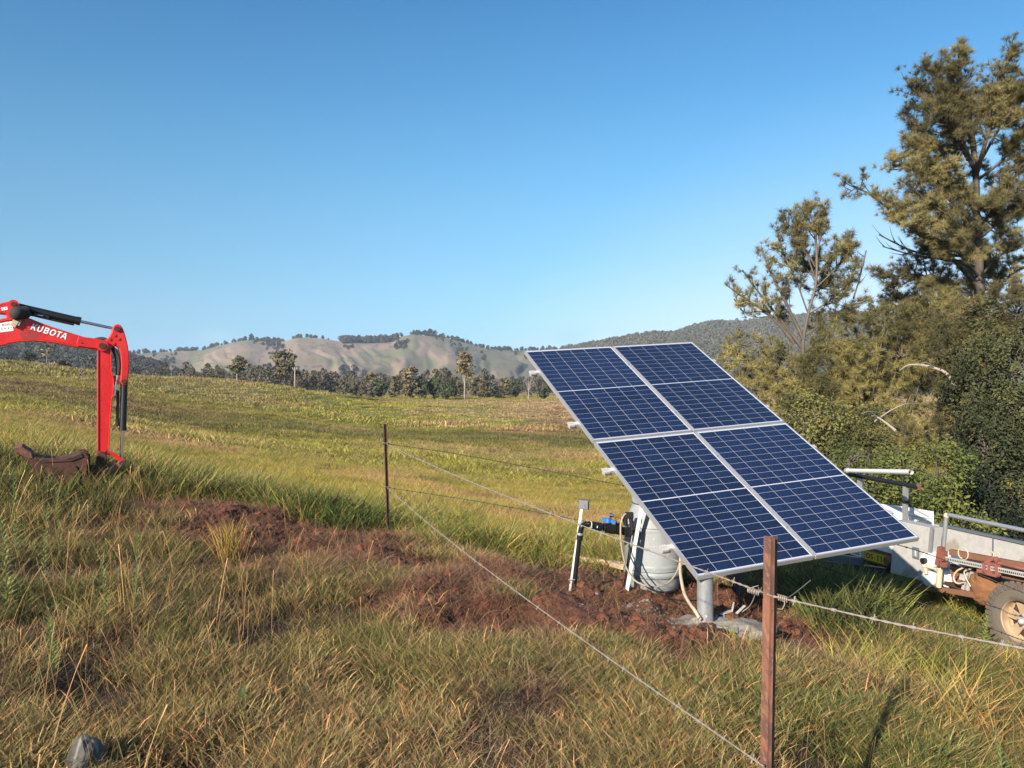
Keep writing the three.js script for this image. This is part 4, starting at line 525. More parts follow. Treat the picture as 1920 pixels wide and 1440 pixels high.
  mesh('hose', [tube([T(1807, 1064, .0), T(1794, 1071, .01), T(1788, 1082, .01), T(1791, 1091, .01), T(1797, 1094, .0), T(1806, 1092, 0)], .009, 30, 8), tube([T(1822, 1066, .0), T(1808, 1072, .01), T(1812, 1085, .01), T(1820, 1100, 0)], .007, 24, 8), new THREE.TorusGeometry(.058, .006, 6, 26).translate(...T(1806, 1038, -.04).toArray()), new THREE.TorusGeometry(.026, .005, 6, 18).translate(...T(1858.5, 1039, -.1).toArray()), new THREE.TorusGeometry(.026, .005, 6, 18).translate(...T(1870, 1041, -.1).toArray())], M.cream, tr);
  mesh('number_strip', [beam(T(1783, 1060, -.04), T(1828, 1069, -.04), .02, .035)], M.black, tr);
  // white canopy body at the far end and the ladder rack over it
  const co = -.75; mesh('canopy', [plate(ts([[1560, 934], [1690, 950], [1745, 959], [1746, 1002], [1560, 989]], co), .05, co - .05, .01)], M.whitePlain, tr);
  mesh('canopy_seam', [beam(T(1700, 966, co + .004), T(1744, 972, co + .004), .008, .01), beam(T(1712, 952, co + .004), T(1742, 968, co + .004), .03, .012), plate(ts([[1697, 962], [1704, 968], [1708, 980], [1697, 978]], co), .02, co, .002)], M.aluDull, tr);
  mesh('rack_post', [beam(T(1697, 985, -.3), T(1698, 910, -.3), .045, .04, V(0, 0, 1)), beam(T(1612, 960, -.3), T(1612, 896, -.3), .045, .04, V(0, 0, 1))], M.galv, tr); mesh('rack_strap', [beam(T(1692, 941, -.28), T(1704, 942, -.28), .02, .03)], M.black, tr);
  mesh('rack_bar', [rod(T(1560, 883, -.3), T(1723, 914, -.3), .027, .027, 14)], M.black, tr); mesh('rack_stop', [beam(T(1722, 908, -.3), T(1724, 919, -.3), .04, .03)], M.rust, tr);
  // things carried
  const wp = (px, py, off) => T(px, py, off).applyAxisAngle(UP, f.turn).add(o);
  const pA = wp(1588, 882.5, -.22), pB = P(1708, 885.5, 7.6), pvc = thing('pvc_pipe', 'short white plastic pipe lying on the black rack bar above the truck', 'pipe', pA.clone()); mesh('pipe', [rod(V(0, 0, 0), pB.clone().sub(pA), .026, .026, 22, true), rod(V(0, 0, 0), pB.clone().sub(pA), .022, .022, 22, true)], M.whitePlain, pvc);
  mesh('collar', [rod(V(-.01, 0, 0), pB.clone().sub(pA).multiplyScalar(.03), .03, .03, 20)], M.aluDull, pvc);
  const ep = wp(1721, 988, -.35), fe = thing('fire_extinguisher', 'red fire extinguisher top showing above the grey toolbox', 'fire extinguisher', ep.clone()); mesh('body', [rod(V(0, -.32, 0), V(0, -.02, 0), .07, .07, 22), new THREE.SphereGeometry(.07, 20, 12).scale(1, .6, 1).translate(0, -.02, 0)], std(.55, .01, .03, .35, 0, { clearcoat: .5 }), fe);
  mesh('valve', [rod(V(0, .02, 0), V(0, .06, 0), .014, .014, 10), beam(V(-.01, .06, 0), V(.09, .05, .0), .012, .014), beam(V(-.01, .055, 0), V(.1, .02, .0), .012, .012)], M.brass, fe); mesh('hose', tube([V(0, .04, 0), V(-.05, .035, .01), V(-.078, 0, .01), V(-.08, -.1, .01)], .008, 20, 8), M.black, fe);
  // high-lift jack along the tray side
  const ja = wp(1766, 1046, .09), jb = wp(1935, 1081, .09), J = jb.clone().sub(ja), jk = thing('lift_jack', 'red high-lift jack with notched steel bar strapped along the truck side', 'jack', ja.clone()); const jn = V(f.n.x, 0, f.n.z);
  mesh('notched_bar', [beam(V(0, 0, 0), J, .014, .044, UP)], M.aluDull, jk); const holes = []; for (let i = 0; i < 46; i++) { const c = J.clone().multiplyScalar((i + 1.5) / 48).addScaledVector(jn, .0075); holes.push(beam(c.clone().addScaledVector(J.clone().normalize(), -.0045), c.clone().addScaledVector(J.clone().normalize(), .0045), .004, .018, UP)); } mesh('hole', holes, M.black, jk);
  const jp = (t, h, n = 0) => J.clone().multiplyScalar(t).add(V(0, h, 0)).addScaledVector(jn, n);
  mesh('foot', [beam(jp(-.045, .02), jp(.0, .01), .06, .19, UP), beam(jp(.0, .055), jp(.05, .05), .05, .04), beam(jp(.0, -.06), jp(.045, -.06), .05, .05), rod(jp(.02, 0, -.03), jp(.02, 0, .04), .034, .034, 18)], M.redWorn, jk);
  mesh('lifting_head', [beam(jp(.50, .0), jp(.525, 0), .05, .12), beam(jp(.56, -.01), jp(.58, -.01), .055, .11), beam(jp(.64, -.012), jp(.66, -.012), .055, .09), beam(jp(.50, .05), jp(.66, .035), .05, .022), beam(jp(.5, -.055), jp(.65, -.06), .05, .022), beam(jp(.44, -.045), jp(.55, -.05), .05, .03), beam(jp(.54, .05), jp(.62, .10), .045, .03), beam(jp(.62, .1), jp(.66, .08), .045, .03)], std(.30, .11, .09, .55, 0, { map: wearT }), jk);
  mesh('handle', [rod(jp(.62, .06, -.01), jp(1.0, .045, -.01), .014, .014, 14)], std(.30, .11, .09, .5, 0, { map: wearT }), jk);
}
// lichened rock at the near left, with a smaller one beside it
{
  const rock = (name, label, px, py, d, sx, sy, sz, seed, tilt) => {
    const g = new THREE.IcosahedronGeometry(1, 5), p = g.attributes.position, col = []; for (let i = 0; i < p.count; i++) { let x = p.getX(i), y = p.getY(i), z = p.getZ(i); let k = 1; for (const [a, b, c, h] of [[.5, .25, .83, .62], [-.75, .45, .5, .68], [.1, .95, .2, .85], [.85, .2, .3, .7], [-.4, -.2, .9, .75]]) { const l = Math.hypot(a, b, c), q = (x * a + y * b + z * c) / l; if (q > h) k = Math.min(k, h / q); } k *= 1 + .42 * (fbm(x * 2.2 + seed, y * 2.2 + z * 2, 5, seed) - .5); p.setXYZ(i, x * k * sx, y * k * sy, z * k * sz); const n = fbm(x * 5 + seed, y * 5 + z * 4, 4, 3), li = sstep(.56, .66, n) * sstep(-.2, .5, y + (x < 0 ? .25 : 0)); const b = .05 + .045 * fbm(x * 9, y * 9 + z * 7, 3, 4); col.push(lerp(b, .22, li), lerp(b * .96, .205, li), lerp(b * .88, .17, li)); } g.setAttribute('color', new THREE.Float32BufferAttribute(col, 3)); g.computeVertexNormals();
    const m = mesh(name, g, std(1, 1, 1, .9, 0, { vertexColors: true, bumpMap: bumpT, bumpScale: .006 })); const x = (px - 960) / F * d; m.position.set(x, groundH(x, -d) + sy * .1, -d); m.rotation.set(.1, .4, tilt); return tag(m, label, 'rock');
  };
  rock('rock', 'grey lichened rock lying in the near grass at bottom left', 152, 1410, 3.1, .085, .165, .10, 4, -.25);
  rock('rock', 'small dark pointed stone tucked against the grey lichened rock', 188, 1385, 3.13, .04, .14, .06, 9, .1);
}
// ───────────────────────── trees and shrubs on the right ─────────────────────────
function taper(pts, r0, r1, seg = 10, n = 6) {
  const cv = new THREE.CatmullRomCurve3(pts, false, 'centripetal'), g = new THREE.TubeGeometry(cv, seg, 1, n), p = g.attributes.position, c = V(0, 0, 0);
  for (let i = 0; i <= seg; i++) { cv.getPointAt(i / seg, c); const r = lerp(r0, r1, Math.pow(i / seg, .8)); for (let j = 0; j <= n; j++) { const k = i * (n + 1) + j, f = 1 + .18 * (hash(i, j % n, 3) - .5); p.setXYZ(k, c.x + (p.getX(k) - c.x) * r * f, c.y + (p.getY(k) - c.y) * r * f, c.z + (p.getZ(k) - c.z) * r * f); } }
  g.computeVertexNormals(); return g;
}
// a tuft of fine needles fanning up and drooping, or a spray of small flat leaves
function needleTuft(n, len, w, spread, seed) {
  const rn = rngOf(seed), pos = [], col = [], idx = [];
  for (let i = 0; i < n; i++) { const az = rn() * 6.283, tilt = spread * Math.sqrt(rn()), l = len * (.5 + .5 * rn()), tw = rn() * 6.283, c = .75 + .5 * rn(), y0 = rn() * len * .35, b = pos.length / 3; let x = 0, y = y0, z = 0, th = tilt; for (let k = 0; k <= 2; k++) { const ww = w * (k === 2 ? .2 : 1) * (.7 + .6 * rn()); pos.push(x - Math.cos(tw) * ww / 2, y, z - Math.sin(tw) * ww / 2, x + Math.cos(tw) * ww / 2, y, z + Math.sin(tw) * ww / 2); col.push(c, c, c, c, c, c); if (k < 2) { const a = b + k * 2; idx.push(a, a + 1, a + 2, a + 1, a + 3, a + 2); } x += Math.sin(th) * Math.cos(az) * l / 2; z += Math.sin(th) * Math.sin(az) * l / 2; y += Math.cos(th) * l / 2; th += .35; } }
  const g = new THREE.BufferGeometry(); g.setAttribute('position', new THREE.Float32BufferAttribute(pos, 3)); g.setAttribute('color', new THREE.Float32BufferAttribute(col, 3)); g.setIndex(idx); g.computeVertexNormals(); return g;
}
function leafSpray(n, R, lw, ll, seed) {
  const rn = rngOf(seed), pos = [], col = [], idx = [], q = new THREE.Quaternion(), v = V(0, 0, 0);
  for (let i = 0; i < n; i++) { const c = V(rn() * 2 - 1, rn() * 1.4 - .5, rn() * 2 - 1).multiplyScalar(R * (.4 + .6 * rn())), s = .65 + .7 * rn(), b = pos.length / 3, k = .7 + .6 * rn(); q.setFromEuler(new THREE.Euler((rn() - .5) * 2.2, rn() * 6.283, (rn() - .5) * 2.2)); for (const [x, z] of [[0, 0], [-lw / 2, ll * .45], [lw / 2, ll * .45], [0, ll]]) { v.set(x * s, Math.abs(x) * .3, z * s).applyQuaternion(q).add(c); pos.push(v.x, v.y, v.z); col.push(k, k, k * (.9 + .2 * rn())); } idx.push(b, b + 2, b + 1, b + 1, b + 2, b + 3); }
  const g = new THREE.BufferGeometry(); g.setAttribute('position', new THREE.Float32BufferAttribute(pos, 3)); g.setAttribute('color', new THREE.Float32BufferAttribute(col, 3)); g.setIndex(idx); g.computeVertexNormals(); return g;
}
const foliageMat = leafMat(.85, .2);
function crown(name, parent, geo, list, mat = foliageMat) {   // list of [position, axis, size, colour]
  const im = new THREE.InstancedMesh(geo, mat, list.length), m = new THREE.Matrix4(), q = new THREE.Quaternion(), c = new THREE.Color(), rn = rngOf(list.length), s = V(1, 1, 1), q2 = new THREE.Quaternion();
  list.forEach(([p, ax, sz, cl], i) => { q.setFromUnitVectors(UP, ax); q2.setFromAxisAngle(UP, rn() * 6.283); q.multiply(q2); im.setMatrixAt(i, m.compose(p, q, s.setScalar(sz))); im.setColorAt(i, c.setRGB(...cl)); }); im.name = name; im.castShadow = im.receiveShadow = true; parent.add(im); return tag(im, null, null, null, 'stuff');
}
function limbTree(name, label, category, base, trunkPts, limbs, o) {
  const t = thing(name, label, category, base), rn = rngOf(o.seed), br = [], fo = [], D = -base.z, rel = ([px, py, dz = 0]) => P(px, py, D - dz).sub(base);
  mesh('trunk', [taper([V(0, -.4, 0), ...trunkPts.map(rel)], o.r0, o.r1, 26, 10)], o.bark ?? M.bark, t);
  for (const L of limbs) {
    const pts = L.p.map(rel), cv = new THREE.CatmullRomCurve3(pts, false, 'centripetal'), len = cv.getLength(); br.push(taper(pts, L.r ?? o.br, .018, 14, 6));
    const ns = Math.round(len * (L.n ?? o.n)), f0 = L.f ?? .25;
    for (let i = 0; i < ns; i++) {
      const u = f0 + (1 - f0) * (i + rn()) / ns, st = cv.getPointAt(Math.min(u, 1)), tg = cv.getTangentAt(Math.min(u, 1)), dir = V(rn() - .5, (rn() - .4) * .9, rn() - .5).normalize().multiplyScalar(1.0).addScaledVector(tg, .7).add(V(0, .25, 0)).normalize(), l = lerp(o.sub, o.sub * .35, u) * (.5 + .8 * rn());
      const mid = st.clone().addScaledVector(dir, l * .5), end = mid.clone().addScaledVector(dir.clone().add(V(0, .35, 0)).normalize(), l * .5); br.push(taper([st, mid, end], .018 + .008 * l, .005, 4, 4));
      if (L.bare) continue;
      const k = Math.max(2, Math.round(l / o.gap)); for (let j = 0; j < k; j++) { const w = .25 + .75 * (j + rn()) / k, p = w < .5 ? st.clone().lerp(mid, w * 2) : mid.clone().lerp(end, w * 2 - 1); p.add(V(rn() - .5, rn() - .5, rn() - .5).multiplyScalar(o.jit)); const h = fbm(p.x * .7 + o.seed, p.y * .7, 2, 9), cl = jit(mix3(o.c0, o.c1, sstep(.3, .7, h) + (rn() - .5) * .5), rn(), .35); fo.push([p, dir.clone().add(V((rn() - .5) * .9, .7, (rn() - .5) * .9)).normalize(), o.size * (.65 + .7 * rn()), cl]); }
    }
  }
  mesh('branch', br, o.twig ?? M.bark, t); crown('crown', t, o.geo, fo); return t;
}
const tuftA = needleTuft(60, .22, .0085, 1.5, 5), tuftB = needleTuft(54, .2, .0085, 1.55, 6), sprayDark = leafSpray(60, .22, .03, .055, 7), sprayFine = leafSpray(56, .24, .026, .055, 8);
{
  const b = onGround(1842, 24);
  limbTree('she_oak', 'tallest she-oak at the right edge with open golden-olive foliage', 'tree', b, [[1842, 760], [1838, 640], [1836, 520], [1831, 400], [1829, 320], [1822, 250], [1812, 180]], [
    { p: [[1829, 320], [1807, 270], [1800, 200], [1796, 130], [1798, 96]], r: .08 }, { p: [[1820, 260], [1785, 190], [1760, 150], [1738, 126]] }, { p: [[1830, 330], [1852, 250, 1], [1866, 180], [1884, 130], [1896, 92]], r: .08 }, { p: [[1840, 300], [1880, 230, 1], [1920, 180], [1950, 120]] }, { p: [[1805, 250], [1780, 215], [1742, 190], [1704, 160]] },
    { p: [[1815, 300], [1790, 255, 1.5], [1770, 220, 2], [1765, 180, 2]] }, { p: [[1830, 385], [1790, 320], [1735, 250], [1703, 222]] }, { p: [[1832, 400], [1780, 350, 1], [1740, 305, 1.5], [1712, 270, 1]] }, { p: [[1832, 445], [1780, 375], [1725, 325], [1672, 310]] }, { p: [[1834, 470], [1770, 400, 1.5], [1730, 370, 2], [1700, 340, 2]] },
    { p: [[1836, 540], [1770, 470], [1705, 425], [1645, 375], [1605, 352], [1586, 366]], r: .075, n: 5.2 }, { p: [[1836, 520], [1780, 460, 1.5], [1720, 430, 2], [1665, 400, 1.5]] }, { p: [[1836, 510], [1790, 490, -1], [1720, 480, -1], [1655, 462, -1]], bare: 1, n: 2.2 }, { p: [[1836, 500], [1780, 485], [1710, 470], [1648, 440]], bare: 1, n: 2.2 },
    { p: [[1836, 560], [1780, 535], [1720, 515], [1660, 520]] }, { p: [[1838, 600], [1770, 580, -1], [1710, 570, -1], [1650, 580, -1]] }, { p: [[1838, 620], [1780, 600, 1], [1730, 600, 2], [1690, 625, 2]] }, { p: [[1834, 480], [1820, 450, -2], [1800, 425, -3]], n: 6.5 }, { p: [[1836, 520], [1815, 480, -2], [1790, 450, -3]], n: 6.5 }, { p: [[1836, 560], [1830, 520, -2], [1835, 490, -3.4]], n: 6.5 }, { p: [[1838, 590], [1800, 560, -2], [1775, 540, -3]], n: 6.5 },
    { p: [[1834, 450], [1870, 420, -1], [1900, 405, -2], [1935, 400, -2]], n: 6.5 }, { p: [[1836, 520], [1875, 480, -1.5], [1910, 460, -2], [1950, 450, -2]], n: 6.5 }, { p: [[1836, 560], [1880, 530, -1], [1920, 500, -1], [1970, 500]], n: 6 }, { p: [[1838, 610], [1880, 580], [1930, 560], [1980, 560]], n: 6 }, { p: [[1832, 400], [1880, 350], [1930, 310], [1980, 270]] }, { p: [[1830, 340], [1880, 300], [1920, 250], [1965, 210]] }, { p: [[1833, 430], [1870, 390, 2], [1920, 360, 2], [1960, 340, 2]] }, { p: [[1838, 650], [1800, 620, -1.5], [1765, 610, -2], [1740, 640, -2]], n: 6 }, { p: [[1840, 660], [1880, 640, -1], [1930, 620, -1]], n: 6 },
  ], { seed: 11, r0: .27, r1: .06, br: .05, n: 11, sub: 1.35, gap: .085, jit: .26, size: .95, geo: tuftA, c0: [.12, .105, .042], c1: [.30, .255, .10] });
  const b2 = onGround(1512, 21);
  limbTree('she_oak', 'slender sparse she-oak with spreading pale limbs just right of the panels', 'tree', b2, [[1511, 760], [1508, 690], [1505, 650], [1515, 590], [1530, 530], [1531, 470], [1528, 420]], [
    { p: [[1531, 470], [1524, 420], [1516, 385]], n: 11.2 }, { p: [[1530, 490], [1540, 430], [1541, 384]], n: 11.2 }, { p: [[1528, 520], [1505, 460], [1480, 425], [1470, 405]], n: 11.2 }, { p: [[1528, 500], [1500, 440], [1508, 400]], n: 11.2 }, { p: [[1530, 520], [1560, 480], [1592, 448]], n: 10.4 }, { p: [[1530, 540], [1570, 500], [1590, 470], [1600, 490]], n: 11.2 }, { p: [[1516, 590], [1490, 520], [1465, 465], [1458, 436]], n: 8.0 }, { p: [[1508, 640], [1470, 560], [1440, 500], [1428, 464]], n: 5.4, r: .05 }, { p: [[1506, 655], [1460, 595], [1420, 545], [1392, 506]], n: 4.8, r: .05 }, { p: [[1490, 645], [1448, 595], [1410, 568], [1385, 552], [1362, 534]], n: 4.8, r: .05 }, { p: [[1470, 620], [1430, 585], [1395, 585], [1376, 560]], n: 4.2 },
    { p: [[1515, 590], [1560, 560], [1590, 530], [1600, 505]], n: 10.4 }, { p: [[1510, 630], [1550, 600], [1590, 575], [1625, 565]], n: 9.6 }, { p: [[1600, 560], [1612, 520], [1624, 470]], bare: 1, n: 3.2 }, { p: [[1508, 660], [1540, 630], [1570, 610], [1610, 600]], n: 9.6 }, { p: [[1507, 680], [1470, 660], [1440, 650], [1415, 640]], n: 6.4 }, { p: [[1508, 690], [1540, 660], [1565, 655]], n: 8.0 }, { p: [[1530, 530], [1510, 500, -1], [1490, 490, -1]], n: 10.4 }, { p: [[1525, 550], [1550, 530, -1], [1560, 510, -1]], n: 10.4 },
  ], { seed: 23, r0: .085, r1: .025, br: .022, n: 9, sub: .72, gap: .07, jit: .18, size: .85, geo: tuftB, c0: [.13, .12, .055], c1: [.36, .31, .13], bark: M.oak, twig: M.oak });
}
function shrub(name, label, px, d, lobes, o) {
  const base = onGround(px, d, -.1), t = thing(name, label, 'shrub', base), rn = rngOf(o.seed), fo = [], st = [];
  for (const [lx, ly, rx, ry, dz = 0] of lobes) {
    const c = P(lx, ly, d + dz), a = rx / F * d, b = ry / F * d, dp = Math.min(a, b) * (o.depth ?? 1), n = Math.round((a * b + a * dp + b * dp) * 4.2 * o.n);
    st.push(taper([V((rn() - .5) * .4, 0, (rn() - .5) * .3), c.clone().sub(base).multiplyScalar(.55).add(V((rn() - .5) * .5, -.1, 0)), c.clone().sub(base)], .05, .012, 8, 5));
    for (let k = 0; k < 11; k++) { const e = V((rn() - .5) * 2 * a, (rn() - .3) * 1.7 * b, (rn() - .5) * 2 * dp).multiplyScalar(.98).add(c).sub(base); st.push(taper([c.clone().sub(base), e.clone().lerp(c.clone().sub(base), .5).add(V((rn() - .5) * .2, .1, 0)), e], .016, .004, 5, 4)); }
    for (let i = 0; i < n; i++) {
      const v = V(rn() * 2 - 1, rn() * 2 - 1, rn() * 2 - 1); if (v.lengthSq() > 1 || v.lengthSq() < .05) { i--; continue; } const r = v.length(), rr = Math.pow(r, .45); v.multiplyScalar(rr / r);
      const k = .72 + .6 * fbm(v.x * 2.2 + lx, v.y * 2.2 + v.z * 1.7, 3, o.seed); if (fbm(v.x * 3.5 + ly, v.y * 3.5 - v.z * 2, 2, 31) < (o.gap ?? .33)) continue;
      const p = V(v.x * a * k, v.y * b * k, v.z * dp * k).add(c).sub(base); if (p.y < 0) continue; const h = fbm(p.x * .9, p.y * .9 + p.z, 3, 9);
      fo.push([p, v.clone().add(V((rn() - .5) * .8, .7, (rn() - .5) * .8)).normalize(), o.size * (.6 + .8 * rn()), jit(mix3(o.c0, o.c1, sstep(.32, .68, h) + (rn() - .5) * .4), rn(), .4)]);
    }
  }
  mesh('stem', st, o.stem ?? M.oak, t); crown('crown', t, o.geo, fo); return t;
}
const olive = { c0: [.11, .10, .038], c1: [.31, .265, .09], geo: tuftB };
shrub('shrub', 'olive she-oak thicket between the slender she-oak and the tallest one', 1610, 20, [[1560, 705, 62, 62], [1640, 690, 75, 55, 1], [1600, 760, 80, 60], [1690, 670, 55, 50], [1530, 760, 60, 60], [1670, 760, 40, 55], [1745, 660, 60, 50], [1700, 620, 60, 45, 1], [1760, 600, 60, 50], [1820, 640, 60, 60], [1570, 650, 40, 40], [1660, 600, 40, 35], [1720, 700, 60, 40, 1], [1765, 770, 34, 60], [1650, 800, 60, 40, -1], [1700, 815, 50, 26, -2], [1760, 830, 40, 40, -3]], { ...olive, n: 40, size: .85, seed: 41, gap: .36 });
shrub('shrub', 'thin yellowish shrub growing up just behind the right edge of the upper panels', 1400, 21, [[1398, 690, 48, 45], [1425, 735, 55, 50], [1470, 770, 60, 55], [1385, 650, 26, 30], [1455, 700, 50, 45], [1500, 720, 45, 50]], { ...olive, n: 38, size: .75, seed: 42, gap: .40 });
shrub('sapling', 'pair of pale golden sapling tops poking up before the wooded hills', 1625, 25, [[1605, 645, 26, 46], [1645, 652, 18, 38], [1620, 690, 50, 40]], { ...olive, c0: [.14, .12, .04], c1: [.26, .21, .07], n: 30, size: .7, seed: 43, gap: .3 });
shrub('shrub', 'dark leafy bush low behind the right edge of the middle panels', 1570, 15.5, [[1530, 800, 60, 55], [1575, 850, 62, 60], [1630, 830, 55, 60], [1500, 780, 40, 40], [1550, 890, 60, 45]], { c0: [.055, .066, .022], c1: [.22, .205, .06], geo: sprayFine, n: 15, size: 1, seed: 44 });
shrub('shrub', 'broad dark evergreen bush filling the right edge beyond the truck', 1880, 14.5, [[1850, 640, 80, 75, 1], [1900, 700, 95, 90, 0], [1840, 735, 62, 75, .5], [1905, 830, 110, 95], [1850, 850, 70, 80, -.4], [1900, 950, 110, 75, -.6], [1840, 960, 65, 60, -.8], [1970, 760, 80, 160]], { c0: [.014, .024, .011], c1: [.078, .085, .030], geo: sprayDark, n: 13, size: 1, seed: 45 });
shrub('shrub', 'brownish fine-leaved shrub top above the dark evergreen bush', 1860, 15.6, [[1850, 610, 75, 60], [1790, 670, 48, 55], [1905, 590, 60, 55], [1790, 760, 42, 60]], { ...olive, c0: [.09, .08, .034], c1: [.26, .21, .085], n: 40, size: .75, seed: 46 });
shrub('shrub', 'yellow-green scrambling bush behind the truck rack and white pipe', 1690, 12.4, [[1630, 905, 62, 55], [1700, 890, 80, 62], [1760, 900, 55, 75], [1660, 965, 80, 50], [1740, 975, 75, 60], [1790, 1000, 70, 50], [1590, 880, 40, 40], [1700, 1040, 100, 50]], { c0: [.10, .125, .03], c1: [.34, .32, .07], geo: sprayFine, n: 15, size: .95, seed: 47 });
// bare fallen limbs among the shrubs
for (const [l, pts, r, d] of [['pale bare limb arching over the gap in the shrubs', [[1792, 728], [1775, 700], [1752, 690], [1725, 684], [1702, 685], [1688, 694]], .036, 15], ['thin dead branch lying across the shrubs left of the gap', [[1680, 808], [1664, 795], [1645, 782], [1634, 780]], .028, 14.6], ['forked dead branch slanting up through the gap in the shrubs', [[1640, 790], [1670, 770], [1700, 757], [1720, 757]], .02, 15]]) { const b = P(pts[0][0], pts[0][1], d), t = thing('dead_branch', l, 'branch', b); mesh('limb', [taper(pts.map((q, i) => P(q[0], q[1], d + .15 * i).sub(b)), r, r * .4, 18, 7), taper([P(pts[2][0], pts[2][1], d + .3).sub(b), P(pts[2][0] - 14, pts[2][1] - 10, d + .2).sub(b), P(pts[2][0] - 30, pts[2][1] - 6, d).sub(b)], r * .4, .006, 6, 5)], M.twig, t); }
// ───────────────────────── valley trees ─────────────────────────
const farLeaf = std(1, 1, 1, .95, 0, { vertexColors: true, side: THREE.DoubleSide });
function farCrown(seed, o) {          // unit tree: 1 high, crown half-width o.w, lobes of small leaf masses
  const rn = rngOf(seed), pos = [], col = [], idx = [], v = V(0, 0, 0), q = new THREE.Quaternion(), lobes = [];
  for (let i = 0; i < o.lobes; i++) { const a = rn() * 6.283, y = lerp(o.y0, o.y1, (i + rn()) / o.lobes), k = (y - o.y0) / (o.y1 - o.y0), rr = o.w * Math.sqrt(Math.max(.05, Math.sin(Math.PI * (.12 + .83 * k)))) * (.35 + .65 * rn()); lobes.push([Math.cos(a) * rr * .8, y, Math.sin(a) * rr * .8, o.ls * (.7 + .6 * rn()), .7 + .6 * rn()]); }
  for (const [lx, ly, lz, ls, tone] of lobes) for (let i = 0; i < o.per; i++) {
    const c = V(rn() * 2 - 1, rn() * 2 - 1, rn() * 2 - 1); if (c.lengthSq() > 1) { i--; continue; } c.multiplyScalar(Math.pow(c.length(), -.45)).multiplyScalar(ls).multiply(V(1, .75, 1)).add(V(lx, ly, lz)); const s = o.leaf * (.6 + .8 * rn()), b = pos.length / 3, k = tone * (.75 + .5 * rn());
    q.setFromEuler(new THREE.Euler(rn() * 6.3, rn() * 6.3, rn() * 6.3)); for (const [x, z] of [[-.5, -.3], [.5, -.5], [.45, .4], [-.3, .5]]) { v.set(x * s, 0, z * s).applyQuaternion(q).add(c); pos.push(v.x, v.y, v.z); col.push(k * o.c[0], k * o.c[1], k * o.c[2]); } idx.push(b, b + 1, b + 2, b, b + 2, b + 3);
  }
  const g = new THREE.BufferGeometry(); g.setAttribute('position', new THREE.Float32BufferAttribute(pos, 3)); g.setAttribute('color', new THREE.Float32BufferAttribute(col, 3)); g.setIndex(idx); g.computeVertexNormals(); return { g, lobes };
}
const KIND = {
  gum: { lobes: 17, per: 44, y0: .42, y1: .95, w: .26, ls: .10, leaf: .045, c: [0.129, 0.113, 0.061], r: .016 }, tallgum: { lobes: 15, per: 40, y0: .52, y1: .96, w: .24, ls: .095, leaf: .042, c: [0.174, 0.136, 0.063], r: .02 },
  bush: { lobes: 20, per: 52, y0: .16, y1: .92, w: .42, ls: .15, leaf: .06, c: [0.068, 0.087, 0.039], r: .02 }, olive: { lobes: 22, per: 46, y0: .14, y1: .95, w: .27, ls: .11, leaf: .05, c: [0.151, 0.124, 0.061], r: .018 },
  grey: { lobes: 16, per: 36, y0: .25, y1: .93, w: .36, ls: .13, leaf: .055, c: [0.129, 0.113, 0.083], r: .018 }, bigum: { lobes: 26, per: 44, y0: .28, y1: .96, w: .40, ls: .105, leaf: .045, c: [0.121, 0.109, 0.063], r: .02 }, thin: { lobes: 7, per: 26, y0: .45, y1: .95, w: .18, ls: .08, leaf: .05, c: [0.182, 0.151, 0.091], r: .012 }, dead: { lobes: 0, per: 0, y0: .4, y1: .96, w: .28, ls: .1, leaf: .04, c: [0.301, 0.241, 0.197], r: .022 },
};
const protoOf = new Map();
function proto(kind, variant) {
  const key = kind + variant; if (protoOf.has(key)) return protoOf.get(key);
  const o = KIND[kind], rn = rngOf(variant * 31 + kind.length * 7 + 5), { g, lobes } = farCrown(variant * 17 + kind.length * 13, o), fork = o.y0 * .75, tr = [taper([V(0, -.04, 0), V((rn() - .5) * .03, fork * .5, 0), V((rn() - .5) * .05, fork, (rn() - .5) * .03), V((rn() - .5) * .06, o.y0 + (o.y1 - o.y0) * .5, 0)], o.r, o.r * .35, 8, 6)], br = [];
  const ends = lobes.length ? lobes : Array.from({ length: 16 }, () => { const a = rn() * 6.3, r = .30 * Math.sqrt(rn()); return [Math.cos(a) * r, lerp(.5, 1, rn()), Math.sin(a) * r]; });
  ends.forEach(([x, y, z]) => br.push(taper([V(0, fork * (.8 + .4 * rn()), 0), V(x * .45, lerp(fork, y, .6), z * .45), V(x, y, z)], o.r * .45, o.r * (lobes.length ? .12 : .07), 5, 4)));
  const r = { crown: kind === 'dead' ? null : g, trunk: merge(tr), branch: merge(br) }; protoOf.set(key, r); return r;
}
const barkOf = { tallgum: M.barkPale, dead: M.barkPale, gum: M.twig, bigum: M.twig, thin: M.twig };
function farTree(label, kind, px, d, topPy, widthPx, group, variant = 1) {
  const b = onGround(px, d), h = EYE + (720 - topPy) / F * d - b.y, pr = proto(kind, variant), w = widthPx / F * d / (2 * (KIND[kind].w + KIND[kind].ls * .7)), t = thing(kind === 'dead' ? 'dead_tree' : kind === 'bush' ? 'bushy_tree' : 'gum_tree', label, 'tree', b, group);
  mesh('trunk', pr.trunk, barkOf[kind] ?? M.bark, t); mesh('branch', pr.branch, barkOf[kind] ?? M.bark, t); if (pr.crown) mesh('crown', pr.crown, farLeaf, t); t.scale.set(w, h, w); t.rotation.y = hash(px, d, 3) * 6; return t;
}
farTree('tall pale-trunked gum standing alone before the bare hill', 'tallgum', 871, 236, 661, 58, null, 1);
farTree('bare pale dead gum with fanned branches beside the top left panel corner', 'dead', 991, 236, 694, 38, null, 2);
farTree('bushy olive gum left of the dark round trees on the flat', 'olive', 769, 232, 688, 52, null, 1);
farTree('olive tree top rising behind the dark round trees on the flat', 'olive', 815, 262, 692, 34, null, 2);
farTree('large spreading gum just left of the power pole', 'bigum', 536, 178, 657, 78, null, 1);
